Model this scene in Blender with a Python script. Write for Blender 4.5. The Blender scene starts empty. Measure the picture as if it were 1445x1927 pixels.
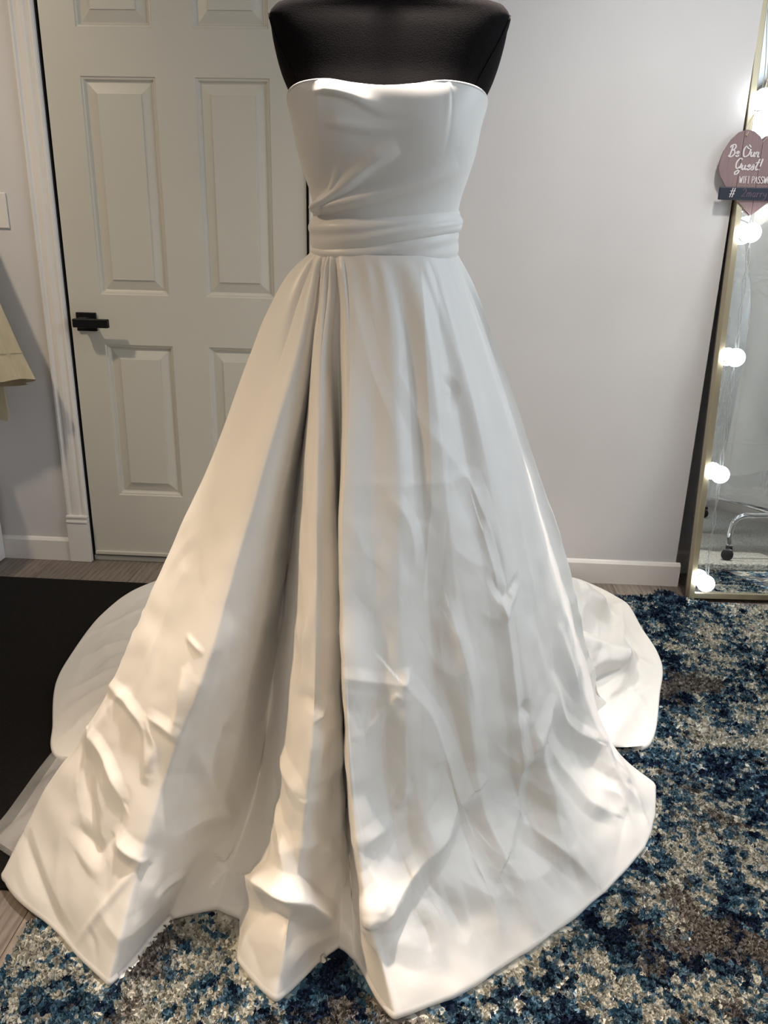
import bpy, bmesh, math, random
import numpy as np
from mathutils import Vector, Matrix

# ------------------------------------------------------------------ camera
C = bpy.context.scene.collection
SC = bpy.context.scene
FPX = 1470.8
def _axes(p, r, y):
    cp, sp = math.cos(p), math.sin(p)
    F = np.array([0, cp, -sp]); U = np.array([0, sp, cp]); R = np.array([1., 0, 0])
    cr, sr = math.cos(r), math.sin(r)
    R, U = R*cr + U*sr, U*cr - R*sr
    cy, sy = math.cos(y), math.sin(y)
    M = np.array([[cy, -sy, 0], [sy, cy, 0], [0, 0, 1]])
    return M@R, M@U, M@F
CR, CU, CF = _axes(*np.radians([19.055, 1.319, 2.848]))
CP = np.array([0., -2.8, 1.218])
cam_d = bpy.data.cameras.new('camera'); cam = bpy.data.objects.new('camera', cam_d); C.objects.link(cam)
cam_d.sensor_fit = 'HORIZONTAL'; cam_d.sensor_width = 36.0; cam_d.lens = FPX/1445*36.0
cam_d.clip_start = 0.02
cam.matrix_world = Matrix([[CR[0], CU[0], -CF[0], CP[0]], [CR[1], CU[1], -CF[1], CP[1]], [CR[2], CU[2], -CF[2], CP[2]], [0, 0, 0, 1]])
SC.camera = cam

# ------------------------------------------------------------------ world, lights, exposure
SC.view_settings.view_transform = 'Standard'
try: SC.view_settings.look = 'None'
except Exception: pass
SC.view_settings.gamma = 1.0
SC.view_settings.use_curve_mapping = False
SC.view_settings.exposure = 0.16
W = bpy.data.worlds.new('world'); SC.world = W; W.use_nodes = True
W.node_tree.nodes['Background'].inputs[0].default_value = (0.45, 0.65, 1.0, 1)
W.node_tree.nodes['Background'].inputs[1].default_value = 1.0

def area_light(name, loc, target, size, power, color, size_y=None, shape='DISK', spread=math.radians(120)):
    l = bpy.data.lights.new(name, 'AREA'); l.shape = shape; l.size = size
    if size_y: l.size_y = size_y
    l.energy = power; l.color = color; l.spread = spread
    o = bpy.data.objects.new(name, l); C.objects.link(o); o.location = loc
    d = Vector(target) - Vector(loc); o.rotation_euler = d.to_track_quat('-Z', 'Y').to_euler()
    return o
CEIL = 2.6
WARM = (1.0, 0.76, 0.52)
# ceiling downlights (two gimbal spots turned on the gown) and two added fill lights
area_light('downlight_form', (-0.08, -1.22, CEIL-0.02), (0.12, -1.92, 0), 0.12, 9.5, (1.0, 0.88, 0.80), spread=math.radians(58))
area_light('downlight_side', (-2.0, -1.85, CEIL-0.02), (-0.42, -1.75, 0.60), 0.12, 3.3, (1.0, 0.74, 0.47), spread=math.radians(46))
area_light('downlight_door', (-2.00, -1.15, CEIL-0.02), (-1.15, 0.0, 0.55), 0.14, 6.0, (1.0, 0.82, 0.62), spread=math.radians(95))
area_light('downlight_wall', (0.85, -1.05, CEIL-0.02), (0.70, 0.0, 0.35), 0.14, 6.0, (1.0, 0.95, 0.90), spread=math.radians(95))
area_light('rear_fill', (-0.4, -3.7, CEIL-0.02), (-0.4, -3.7, 0), 0.14, 14, (1.0, 0.84, 0.68))  # added fill behind the camera, lifts surfaces facing it
area_light('mirror_fill', (1.55, -0.35, CEIL-0.02), (1.62, -0.75, 0.4), 0.14, 7, (1.0, 0.95, 0.90), spread=math.radians(85))  # added lamp that brightens the rack and bags reflected in the mirror
# daylight through the window in the right-hand wall
area_light('window_daylight', (2.26, -1.95, 1.78), (0.0, -1.95, 1.45), 1.9, 35, (0.80, 0.91, 1.0), 1.5, 'RECTANGLE', math.pi)

# ------------------------------------------------------------------ helpers
def px_ray(x, y): return CF + CR*(x-722.5)/FPX - CU*(y-963.5)/FPX
def at_y(x, y, Y): d = px_ray(x, y); return CP + d*(Y-CP[1])/d[1]
def at_z(x, y, Z=0.0): d = px_ray(x, y); return CP + d*(Z-CP[2])/d[2]

def tag(o, label, cat, group=None, kind=None):
    o['label'] = label; o['category'] = cat
    if group: o['group'] = group
    if kind: o['kind'] = kind
    return o
def empty(name, loc=(0, 0, 0)):
    o = bpy.data.objects.new(name, None); C.objects.link(o); o.location = loc; return o
def mesh_obj(name, verts, faces, mat, parent=None, smooth=False):
    me = bpy.data.meshes.new(name); me.from_pydata([tuple(v) for v in verts], [], faces); me.update()
    return link(name, me, mat, parent, smooth)
def link(name, me, mat, parent=None, smooth=False):
    if smooth: me.polygons.foreach_set('use_smooth', [True]*len(me.polygons))
    o = bpy.data.objects.new(name, me); C.objects.link(o)
    if mat and not me.materials: me.materials.append(mat)
    if parent:
        o.parent = parent; o.matrix_parent_inverse = Matrix.Translation(parent.location).inverted() if parent.type == 'EMPTY' else Matrix.Identity(4)
    return o
def bm_obj(name, bm, mat, parent=None, smooth=False):
    bmesh.ops.recalc_face_normals(bm, faces=bm.faces[:])
    me = bpy.data.meshes.new(name); bm.to_mesh(me); bm.free()
    return link(name, me, mat, parent, smooth)
def structure(o): o['kind'] = 'structure'; return o
def bm_box(bm, x0, x1, y0, y1, z0, z1, bev=0.0, seg=2):
    r = bmesh.ops.create_cube(bm, size=1.0)
    vs = r['verts']
    for v in vs:
        v.co = Vector((x0+(v.co.x+.5)*(x1-x0), y0+(v.co.y+.5)*(y1-y0), z0+(v.co.z+.5)*(z1-z0)))
    if bev > 0:
        es = list({e for v in vs for e in v.link_edges})
        bmesh.ops.bevel(bm, geom=es, offset=bev, segments=seg, affect='EDGES', profile=0.5)
def box(name, x0, x1, y0, y1, z0, z1, mat, parent=None, bev=0.0, smooth=False):
    bm = bmesh.new(); bm_box(bm, x0, x1, y0, y1, z0, z1, bev); return bm_obj(name, bm, mat, parent, smooth)
def hermite(ts, P, q):
    ts = np.asarray(ts, float); P = np.asarray(P, float); q = np.asarray(q, float)
    n = len(ts); h = np.diff(ts); d = np.diff(P, axis=0)/h[:, None]
    m = np.empty_like(P)
    m[0] = d[0]; m[-1] = d[-1]
    for i in range(1, n-1): m[i] = (d[i-1]*h[i] + d[i]*h[i-1])/(h[i]+h[i-1])
    k = np.clip(np.searchsorted(ts, q, 'right')-1, 0, n-2)
    s = ((q-ts[k])/h[k])[:, None]; hh = h[k][:, None]
    return (2*s**3-3*s**2+1)*P[k] + (s**3-2*s**2+s)*hh*m[k] + (-2*s**3+3*s**2)*P[k+1] + (s**3-s**2)*hh*m[k+1]
def chord(P, a=1.0):
    P = np.asarray(P, float); c = np.concatenate([[0], np.cumsum(np.linalg.norm(np.diff(P, axis=0), axis=1)**a)]); return c/c[-1]
def smooth_path(P, n):
    return hermite(chord(P), P, np.linspace(0, 1, n))
def tube_mesh(P, r, seg=10, caps=True):
    P = [Vector(p) for p in P]; n = len(P)
    rs = r if hasattr(r, '__len__') else [r]*n
    vs, fs = [], []
    up = Vector((0, 0, 1))
    t0 = (P[1]-P[0]).normalized()
    a = t0.orthogonal().normalized()
    for i in range(n):
        t = ((P[min(i+1, n-1)]-P[max(i-1, 0)])).normalized()
        a = (a - t*a.dot(t)).normalized(); b = t.cross(a)
        for k in range(seg):
            an = 2*math.pi*k/seg
            vs.append(P[i] + (a*math.cos(an) + b*math.sin(an))*rs[i])
    for i in range(n-1):
        for k in range(seg):
            fs.append((i*seg+k, i*seg+(k+1) % seg, (i+1)*seg+(k+1) % seg, (i+1)*seg+k))
    if caps:
        fs.append(tuple(reversed(range(seg)))); fs.append(tuple((n-1)*seg+k for k in range(seg)))
    return vs, fs
def tube(name, P, r, mat, parent=None, seg=10):
    v, f = tube_mesh(P, r, seg); return mesh_obj(name, v, f, mat, parent, True)
def lathe(name, prof, mat, parent=None, seg=24, M=None):
    vs, fs = [], []
    for (r, z) in prof:
        for k in range(seg):
            an = 2*math.pi*k/seg; v = Vector((r*math.cos(an), r*math.sin(an), z)); vs.append(M @ v if M else v)
    for i in range(len(prof)-1):
        for k in range(seg):
            fs.append((i*seg+k, i*seg+(k+1) % seg, (i+1)*seg+(k+1) % seg, (i+1)*seg+k))
    fs.append(tuple(reversed(range(seg)))); fs.append(tuple((len(prof)-1)*seg+k for k in range(seg)))
    return mesh_obj(name, vs, fs, mat, parent, True)
def grid_faces(nu, nv, closed=False):
    fs = []
    for i in range(nu if closed else nu-1):
        j = (i+1) % nu
        for k in range(nv-1): fs.append((i*nv+k, i*nv+k+1, j*nv+k+1, j*nv+k))
    return fs

# ------------------------------------------------------------------ materials
def mat(name, col=(.8, .8, .8), rough=.5, metal=0., **kw):
    m = bpy.data.materials.new(name); m.use_nodes = True
    b = m.node_tree.nodes['Principled BSDF']
    b.inputs['Base Color'].default_value = (*col, 1); b.inputs['Roughness'].default_value = rough; b.inputs['Metallic'].default_value = metal
    for k, v in kw.items():
        b.inputs[k.replace('_', ' ')].default_value = v
    return m
class NT:
    def __init__(s, m): s.m = m; s.t = m.node_tree; s.b = s.t.nodes.get('Principled BSDF')
    def n(s, typ, **kw):
        n = s.t.nodes.new(typ)
        for k, v in kw.items():
            if k.startswith('i_'):
                key = k[2:]; key = int(key) if key.isdigit() else key.replace('_', ' ')
                n.inputs[key].default_value = v
            else: setattr(n, k, v)
        return n
    def l(s, a, b): s.t.links.new(a, b)
    def coord(s, scale=(1, 1, 1), out='Object'):
        c = s.n('ShaderNodeTexCoord'); mp = s.n('ShaderNodeMapping'); mp.inputs['Scale'].default_value = scale
        s.l(c.outputs[out], mp.inputs['Vector']); return mp.outputs[0]
    def noise(s, vec, scale, detail=3, rough=.5, dist=0.):
        n = s.n('ShaderNodeTexNoise'); n.inputs['Scale'].default_value = scale; n.inputs['Detail'].default_value = detail
        n.inputs['Roughness'].default_value = rough; n.inputs['Distortion'].default_value = dist
        s.l(vec, n.inputs['Vector']); return n.outputs['Fac']
    def ramp(s, fac, stops, interp='LINEAR'):
        r = s.n('ShaderNodeValToRGB'); e = r.color_ramp.elements; r.color_ramp.interpolation = interp
        while len(e) < len(stops): e.new(.5)
        for el, (p, c) in zip(e, stops): el.position = p; el.color = (*c, 1) if len(c) == 3 else c
        s.l(fac, r.inputs[0]); return r.outputs[0]
    def mix(s, fac, a, b, blend='MIX'):
        n = s.n('ShaderNodeMix', data_type='RGBA', blend_type=blend)
        for sock, v in ((n.inputs['Factor'], fac), (n.inputs[6], a), (n.inputs[7], b)):
            if hasattr(v, 'is_linked') or hasattr(v, 'links'): s.l(v, sock)
            elif isinstance(v, (int, float)): sock.default_value = v
            else: sock.default_value = (*v, 1)
        return n.outputs[2]
    def bump(s, h, strength=.2, dist=.01):
        n = s.n('ShaderNodeBump'); n.inputs['Strength'].default_value = strength; n.inputs['Distance'].default_value = dist
        s.l(h, n.inputs['Height']); s.l(n.outputs[0], s.b.inputs['Normal']); return n
    def base(s, c): s.l(c, s.b.inputs['Base Color'])

M = {}
def paint(name, col, rough=.5, var=.03, bumps=.06, scuff=0.0):
    m = mat(name, col, rough); t = NT(m); v = t.coord()
    lo = tuple(c*(1-var) for c in col); hi = tuple(min(1, c*(1+var)) for c in col)
    c = t.ramp(t.noise(v, 3.0, 4), [(.3, lo), (.7, hi)])
    if scuff:
        s = t.ramp(t.noise(t.coord((6, 6, 30)), 2.5, 6, .7), [(.66, (0, 0, 0)), (.76, (1, 1, 1))])
        c = t.mix(s, c, tuple(x*(1-scuff) for x in col))
    t.base(c); t.bump(t.noise(v, 180, 3), bumps, .002)
    return m
M['wall'] = paint('wall_paint', (.64, .625, .615), .55)
M['ceiling'] = paint('ceiling_paint', (.8, .78, .76), .7)
M['door'] = paint('door_paint', (.58, .555, .48), .38, .02, .05)
M['trim'] = paint('trim_paint', (.76, .73, .69), .35, .04, .08, .18)
M['white'] = paint('white_paint', (.82, .82, .82), .4)
M['dark'] = mat('dark_gap', (.02, .02, .02), .8)
M['sill'] = paint('threshold_paint', (.36, .35, .32), .5)
M['black_metal'] = mat('black_metal', (.004, .004, .0045), .5, .0, Specular_IOR_Level=.25)
M['brass'] = mat('aged_brass', (.30, .20, .09), .45, .9)
M['plastic'] = paint('switch_plastic', (.74, .71, .67), .35)
M['slot'] = mat('slot_brown', (.12, .09, .07), .6)

def wood_mat():
    m = mat('grey_brown_plank', (.25, .2, .16), .48); t = NT(m)
    info = t.n('ShaderNodeObjectInfo')
    c = t.n('ShaderNodeTexCoord'); add = t.n('ShaderNodeVectorMath', operation='ADD'); mul = t.n('ShaderNodeVectorMath', operation='SCALE')
    cmb = t.n('ShaderNodeCombineXYZ')
    for k in range(3): t.l(info.outputs['Random'], cmb.inputs[k])
    t.l(cmb.outputs[0], mul.inputs[0]); mul.inputs['Scale'].default_value = 37.0
    t.l(c.outputs['Object'], add.inputs[0]); t.l(mul.outputs[0], add.inputs[1])
    mp = t.n('ShaderNodeMapping'); mp.inputs['Scale'].default_value = (9, 1.3, 1); t.l(add.outputs[0], mp.inputs[0])
    rings = t.n('ShaderNodeTexWave', wave_type='BANDS', bands_direction='X')
    rings.inputs['Scale'].default_value = 1.6; rings.inputs['Distortion'].default_value = 9; rings.inputs['Detail'].default_value = 3; rings.inputs['Detail Scale'].default_value = .7
    t.l(mp.outputs[0], rings.inputs[0])
    fine = t.noise(mp.outputs[0], 14, 5, .65)
    a = t.ramp(rings.outputs['Fac'], [(.1, (.17, .135, .11)), (.6, (.29, .245, .205))])
    b = t.ramp(fine, [(.35, (.15, .12, .10)), (.7, (.34, .29, .245))])
    col = t.mix(.55, a, b)
    tone = t.ramp(info.outputs['Random'], [(0, (.62, .615, .61)), (1, (.95, .94, .93))])
    col = t.mix(1.0, col, tone, 'MULTIPLY')
    t.base(col); t.bump(fine, .12, .002)
    return m
M['plank'] = wood_mat()

def rug_mat():
    m = mat('blue_rug_pile', (.3, .3, .3), .95); t = NT(m); t.b.inputs['Specular IOR Level'].default_value = .15
    v = t.coord()
    # tuft-sized colour steps
    vor = t.n('ShaderNodeTexVoronoi', feature='F1'); vor.inputs['Scale'].default_value = 105
    t.l(v, vor.inputs['Vector'])
    pos = vor.outputs['Position']
    mp = t.n('ShaderNodeMapping'); mp.inputs['Scale'].default_value = (1/1., 1/1., 0); t.l(pos, mp.inputs[0])
    p = mp.outputs[0]
    jit = t.n('ShaderNodeSeparateColor'); t.l(vor.outputs['Color'], jit.inputs[0])
    def thr(noise_out, amt, stops):
        a = t.n('ShaderNodeMath', operation='MULTIPLY_ADD'); a.inputs[1].default_value = amt; a.inputs[2].default_value = -amt/2
        t.l(jit.outputs[0], a.inputs[0])
        s = t.n('ShaderNodeMath', operation='ADD'); t.l(noise_out, s.inputs[0]); t.l(a.outputs[0], s.inputs[1])
        return t.ramp(s.outputs[0], stops)
    K, Wt = (0, 0, 0), (1, 1, 1)
    cream = t.ramp(jit.outputs[1], [(0, (.34, .33, .28)), (1, (.62, .60, .52))])
    teal = t.ramp(jit.outputs[1], [(0, (.025, .075, .125)), (1, (.125, .215, .275))])
    navy = t.ramp(jit.outputs[1], [(0, (.004, .008, .024)), (1, (.014, .03, .065))])
    grey = t.ramp(jit.outputs[1], [(0, (.11, .10, .088)), (1, (.20, .18, .16))])
    # big patches choose how much blue, broken up by finer noise
    big = t.noise(p, 3.2, 2, .5, .6)
    mid = t.noise(p, 11.0, 5, .7, .8)
    fin = t.noise(p, 38.0, 3, .7, .3)
    s1 = t.n('ShaderNodeMath', operation='MULTIPLY_ADD'); s1.inputs[1].default_value = .55; t.l(big, s1.inputs[0]); t.l(mid, s1.inputs[2])
    s2 = t.n('ShaderNodeMath', operation='MULTIPLY_ADD'); s2.inputs[1].default_value = .75; t.l(fin, s2.inputs[0]); t.l(s1.outputs[0], s2.inputs[2])
    nrm = t.n('ShaderNodeMath', operation='MULTIPLY'); nrm.inputs[1].default_value = 1/2.3; t.l(s2.outputs[0], nrm.inputs[0])
    f_teal = thr(nrm.outputs[0], .06, [(.478, K), (.492, Wt)])
    f_navy = thr(nrm.outputs[0], .05, [(.526, K), (.540, Wt)])
    off = t.n('ShaderNodeMapping'); off.inputs['Location'].default_value = (7.3, 2.1, 0); t.l(p, off.inputs[0])
    g = t.n('ShaderNodeMath', operation='MULTIPLY_ADD'); g.inputs[1].default_value = .35
    t.l(t.noise(off.outputs[0], 16, 4, .7), g.inputs[0]); t.l(t.noise(off.outputs[0], 2.6, 3, .55), g.inputs[2])
    f_grey = thr(g.outputs[0], .06, [(.745, K), (.77, Wt)])
    col = t.mix(f_teal, cream, teal)
    col = t.mix(f_navy, col, navy)
    col = t.mix(f_grey, col, grey)
    t.base(col)
    return m
M['rug'] = rug_mat()
def mat_black():
    m = mat('black_mat_loop', (.012, .0105, .0095), .95); t = NT(m); t.b.inputs['Specular IOR Level'].default_value = .2
    v = t.coord(); n = t.noise(v, 420, 2)
    t.base(t.ramp(n, [(.35, (.004, .0035, .0033)), (.75, (.012, .010, .009))])); t.bump(n, .8, .004); return m
M['black_mat'] = mat_black()
def boucle():
    m = mat('cream_boucle', (.62, .6, .55), .95); t = NT(m); v = t.coord(); n = t.noise(v, 90, 3, .6)
    t.base(t.ramp(n, [(.35, (.36, .35, .32)), (.6, (.66, .65, .60))])); t.bump(n, 1.0, .02); return m
M['boucle'] = boucle()

def satin(name, col, rough=.36):
    m = mat(name, col, rough); t = NT(m)
    t.b.inputs['Sheen Weight'].default_value = .18; t.b.inputs['Sheen Roughness'].default_value = .4
    t.b.inputs['Specular IOR Level'].default_value = .38
    v = t.coord()
    w1 = t.n('ShaderNodeTexWave', bands_direction='DIAGONAL'); w1.inputs['Scale'].default_value = 260; w1.inputs['Distortion'].default_value = 2; t.l(v, w1.inputs[0])
    t.bump(w1.outputs['Fac'], .035, .001)
    c = t.ramp(t.noise(v, 5, 3), [(.3, tuple(x*.985 for x in col)), (.7, col)]); t.base(c)
    return m
M['satin'] = satin('ivory_satin', (.87, .835, .775))
M['satin_in'] = satin('ivory_lining', (.84, .83, .81), .55)
def jersey():
    m = mat('black_jersey', (.010, .0085, .0085), .9); t = NT(m)
    t.b.inputs['Sheen Weight'].default_value = .06; t.b.inputs['Specular IOR Level'].default_value = .1; t.b.inputs['Sheen Roughness'].default_value = .5; t.b.inputs['Sheen Tint'].default_value = (.35, .28, .3, 1)
    n = t.noise(t.coord(), 500, 2); t.base(t.ramp(n, [(.3, (.004, .0034, .0034)), (.8, (.010, .008, .008))])); t.bump(n, .25, .001); return m
M['jersey'] = jersey()
def tulle():
    m = mat('white_tulle', (.8, .78, .75), .8); t = NT(m)
    tr = t.n('ShaderNodeBsdfTransparent'); mx = t.n('ShaderNodeMixShader'); out = t.t.nodes['Material Output']
    n = t.noise(t.coord(), 7, 2); f = t.ramp(n, [(.3, (.24, .24, .24)), (.7, (.36, .36, .36))])
    t.l(f, mx.inputs[0]); t.l(tr.outputs[0], mx.inputs[1]); t.l(t.b.outputs[0], mx.inputs[2]); t.l(mx.outputs[0], out.inputs[0]); return m
M['tulle'] = tulle()
def clear_plastic():
    m = mat('clear_plastic', (.9, .92, .92), .12); t = NT(m)
    tr = t.n('ShaderNodeBsdfTransparent'); mx = t.n('ShaderNodeMixShader'); out = t.t.nodes['Material Output']
    t.bump(t.noise(t.coord(), 60, 3, .6), .6, .01)
    fr = t.n('ShaderNodeFresnel'); fr.inputs[0].default_value = 1.45
    a = t.n('ShaderNodeMath', operation='ADD'); a.inputs[1].default_value = .22; t.l(fr.outputs[0], a.inputs[0])
    t.l(a.outputs[0], mx.inputs[0]); t.l(tr.outputs[0], mx.inputs[1]); t.l(t.b.outputs[0], mx.inputs[2]); t.l(mx.outputs[0], out.inputs[0]); return m
M['clear'] = clear_plastic()
def pane_glass():
    m = mat('window_glass', (.9, .95, 1), .02); t = NT(m)
    tr = t.n('ShaderNodeBsdfTransparent'); mx = t.n('ShaderNodeMixShader'); out = t.t.nodes['Material Output']; mx.inputs[0].default_value = .08
    t.l(tr.outputs[0], mx.inputs[1]); t.l(t.b.outputs[0], mx.inputs[2]); t.l(mx.outputs[0], out.inputs[0]); return m
M['pane'] = pane_glass()
M['mirror'] = mat('mirror_silver', (.90, .93, .92), .008, 1.0)
M['gold'] = mat('brushed_champagne_gold', (.50, .435, .30), .34, .85)
M['frame_back'] = mat('mirror_back_dark', (.035, .038, .045), .6)
M['chrome'] = mat('chrome', (.75, .77, .80), .08, 1.0)
M['black_rubber'] = mat('black_rubber', (.012, .012, .014), .5)
def bulb_mat():
    m = mat('lit_bulb', (1, 1, 1), .3); t = NT(m)
    t.b.inputs['Emission Color'].default_value = (.90, .95, 1.0, 1); t.b.inputs['Emission Strength'].default_value = 9.0; return m
M['bulb'] = bulb_mat()
M['bulb_base'] = mat('bulb_base_plastic', (.82, .84, .86), .25)
M['wire'] = mat('clear_wire', (.45, .46, .46), .3)
def pinkwood():
    m = mat('dusty_pink_wood', (.33, .20, .20), .6); t = NT(m)
    n = t.noise(t.coord((60, 1, 5)), 3, 4, .6); t.base(t.ramp(n, [(.3, (.215, .145, .145)), (.7, (.265, .18, .18))])); t.bump(n, .15, .002); return m
M['pink'] = pinkwood()
M['navyboard'] = mat('navy_chalkboard', (.012, .017, .032), .5)
M['rawwood'] = mat('raw_wood_edge', (.50, .36, .22), .7)
M['lettering'] = mat('white_lettering', (.66, .62, .62), .6)
M['chalk'] = mat('mauve_chalk', (.13, .085, .12), .7)
M['twine'] = mat('jute_twine', (.55, .45, .30), .9)
def beige_cloth():
    m = mat('yellow_cream_cotton', (.55, .44, .25), .85); t = NT(m); n = t.noise(t.coord((1, 1, .2)), 60, 4, .6)
    t.base(t.ramp(n, [(.3, (.47, .405, .27)), (.7, (.55, .48, .33))])); t.bump(n, .2, .003); return m
M['beige'] = beige_cloth()
M['ottoman'] = M['boucle']

# ------------------------------------------------------------------ room shell
RX0, RX1, RY0 = -2.9, 2.15, -4.8       # left wall, right wall, wall behind the camera
DX0, DX1, DZ1 = -1.278, -0.425, 2.10   # door slab
CORN = 0.9728                          # outside corner where the wall steps back
REC = 0.135                            # depth of the step
OP0, OP1, OPZ = DX0-.010, DX1+.010, DZ1+.012
def wall_mesh(name, boxes, m):
    bm = bmesh.new()
    for b in boxes: bm_box(bm, *b)
    return structure(bm_obj(name, bm, m))
wall_mesh('wall_back', [(RX0, OP0, 0, .12, 0, CEIL), (OP0, OP1, 0, .12, OPZ, CEIL), (OP1, CORN, 0, .25, 0, CEIL), (CORN, RX1, REC, .25, 0, CEIL)], M['wall'])
wall_mesh('wall_left', [(RX0-.12, RX0, RY0, .12, 0, CEIL)], M['wall'])
wall_mesh('wall_front', [(RX0, RX1, RY0-.12, RY0, 0, CEIL)], M['wall'])
WY0, WY1, WZ0, WZ1 = -2.85, -1.05, 1.05, 2.52
wall_mesh('wall_right', [(RX1, RX1+.12, RY0, WY0, 0, CEIL), (RX1, RX1+.12, WY1, .25, 0, CEIL), (RX1, RX1+.12, WY0, WY1, 0, WZ0), (RX1, RX1+.12, WY0, WY1, WZ1, CEIL)], M['wall'])
wall_mesh('ceiling', [(RX0-.12, RX1+.12, RY0-.12, .25, CEIL, CEIL+.1)], M['ceiling'])
win = structure(empty('window_1', (RX1+.02, (WY0+WY1)/2, WZ0)))
win.location = (RX1+.02, (WY0+WY1)/2, WZ0)
for nm, b in (('window_sill', (RX1-.05, RX1+.06, WY0-.03, WY1+.03, WZ0-.03, WZ0)), ('window_frame', (RX1+.02, RX1+.06, WY0, WY0+.05, WZ0, WZ1)), ('window_frame', (RX1+.02, RX1+.06, WY1-.05, WY1, WZ0, WZ1)),
              ('window_frame', (RX1+.02, RX1+.06, WY0+.05, WY1-.05, WZ1-.05, WZ1)), ('window_frame', (RX1+.02, RX1+.06, WY0+.05, WY1-.05, WZ0, WZ0+.05)), ('mullion', (RX1+.025, RX1+.055, -1.975, -1.925, WZ0+.05, WZ1-.05))):
    box(nm, *b, M['white'], win, .004)
for a, b in ((WY0+.05, -1.975), (-1.925, WY1-.05)): box('pane', RX1+.038, RX1+.042, a, b, WZ0+.05, WZ1-.05, M['pane'], win)

# floor of single planks
fl = structure(empty('floor', (0, 0, 0)))
random.seed(4)
PW, PL, JT = .182, 1.30, .0012
box('subfloor', RX0-.12, RX1+.12, RY0-.12, .25, -.06, -.012, M['dark'], fl)
plank_cache = {}
x = RX0; col_i = 0
while x < RX1-.01:
    x1 = min(x+PW, RX1)
    y = RY0 - random.random()*PL
    while y < .14:
        y0 = max(y, RY0); y1 = min(y+PL, .14)
        if y1-y0 > .02:
            key = (round(x1-x, 4), round(y1-y0, 4))
            if key not in plank_cache:
                bm = bmesh.new(); bm_box(bm, JT/2, key[0]-JT/2, JT/2, key[1]-JT/2, -.012, 0, .0008, 1)
                o = bm_obj('plank', bm, M['plank'], fl); plank_cache[key] = o.data
            else: o = link('plank', plank_cache[key], M['plank'], fl)
            o.location = (x, y0, 0)
        y += PL
    x = x1; col_i += 1

# baseboards
def baseboard(name, x0, x1, y0, t=.014, h=.093):
    P = [(0, 0), (-t, 0), (-t, h-.012), (-t*.55, h-.003), (0, h)]
    vs = [(xx, y0+a, b) for xx in (x0, x1) for a, b in P]; n = len(P)
    fs = [(i, (i+1) % n, n+(i+1) % n, n+i) for i in range(n)] + [tuple(range(n)), tuple(range(2*n-1, n-1, -1))]
    bm = bmesh.new(); bv = [bm.verts.new(v) for v in vs]
    for f in fs: bm.faces.new([bv[i] for i in f])
    return structure(bm_obj(name, bm, M['trim']))
baseboard('baseboard_left', RX0, -1.3715, 0)
baseboard('baseboard_right', -.32, CORN+.016, 0)
baseboard('baseboard_recess', CORN+.001, RX1, REC)

# door casing: fluted legs standing on plinth blocks, and a head piece
def casing(name, x0, x1, z0, z1, outer_left=True):
    w = x1-x0
    prof = [(0, 0), (0, .010), (.06, .017), (.14, .018), (.20, .012), (.26, .011), (.36, .015), (.50, .0165), (.64, .015), (.74, .011), (.80, .012), (.86, .016), (.94, .0155), (1, .010), (1, 0)]
    if not outer_left: prof = [(1-a, b) for a, b in reversed(prof)]
    n = len(prof)
    vs = [(x0+a*w, -b, z) for z in (z0, z1) for a, b in prof]
    fs = [(i, (i+1) % n, n+(i+1) % n, n+i) for i in range(n)] + [tuple(range(n)), tuple(range(2*n-1, n-1, -1))]
    bm = bmesh.new(); bv = [bm.verts.new(v) for v in vs]
    for f in fs: bm.faces.new([bv[i] for i in f])
    return bm
def plinth(x0, x1):
    bm = bmesh.new(); bm_box(bm, x0, x1, -.023, 0, 0, .160, .0025); bm_box(bm, x0, x1, -.026, 0, .161, .172, .003); bm_box(bm, x0, x1, -.020, 0, .172, .180, .002); bm_box(bm, x0, x1, -.024, 0, .180, .192, .004)
    return bm
t1 = structure(empty('trim_1', (-1.33, 0, 0)))
bm_obj('casing_leg', casing('c', -1.369, OP0-.001, .192, 2.16), M['trim'], t1)
bm_obj('plinth_block', plinth(-1.371, OP0+.001), M['trim'], t1)
bm_obj('casing_leg', casing('c', OP1+.001, OP1+.082, .192, 2.16, False), M['trim'], t1)
bm_obj('plinth_block', plinth(OP1-.001, OP1+.084), M['trim'], t1)
box('casing_head', -1.39, OP1+.10, -.02, 0, 2.16, 2.25, M['trim'], t1, .004)
# jamb (dark reveal) and threshold
t2 = structure(empty('trim_2', (DX0, .1, 0)))
box('jamb', OP0, OP0+.0035, .0, .12, 0, OPZ, M['black_rubber'], t2)
box('jamb', OP1-.0035, OP1, .0, .12, 0, OPZ, M['black_rubber'], t2)
box('jamb', OP0, OP1, .06, .12, 0, OPZ, M['dark'], t2)
box('threshold', OP0+.004, OP1-.004, .002, .06, 0.0005, .022, M['sill'], t2, .003)

# door slab with six raised panels
dr = structure(empty('door_1', ((DX0+DX1)/2, 0, .034)))
px = [(-1.162, -.914), (-.784, -.540)]
pz = [(.276, .847), (1.021, 1.707), (1.845, 2.00)]
YF, YB = .004, .044
xs = [DX0, px[0][0], px[0][1], px[1][0], px[1][1], DX1]; zs = [.036, pz[0][0], pz[0][1], pz[1][0], pz[1][1], pz[2][0], pz[2][1], DZ1]
vs, fs = [], []
def q(a, b, c, d): i = len(vs); vs.extend([a, b, c, d]); fs.append((i, i+1, i+2, i+3))
for i in range(5):
    for k in range(7):
        if i in (1, 3) and k in (1, 3, 5): continue
        q((xs[i], YF, zs[k]), (xs[i+1], YF, zs[k]), (xs[i+1], YF, zs[k+1]), (xs[i], YF, zs[k+1]))
q((DX0, YB, .036), (DX0, YB, DZ1), (DX1, YB, DZ1), (DX1, YB, .036))
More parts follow.
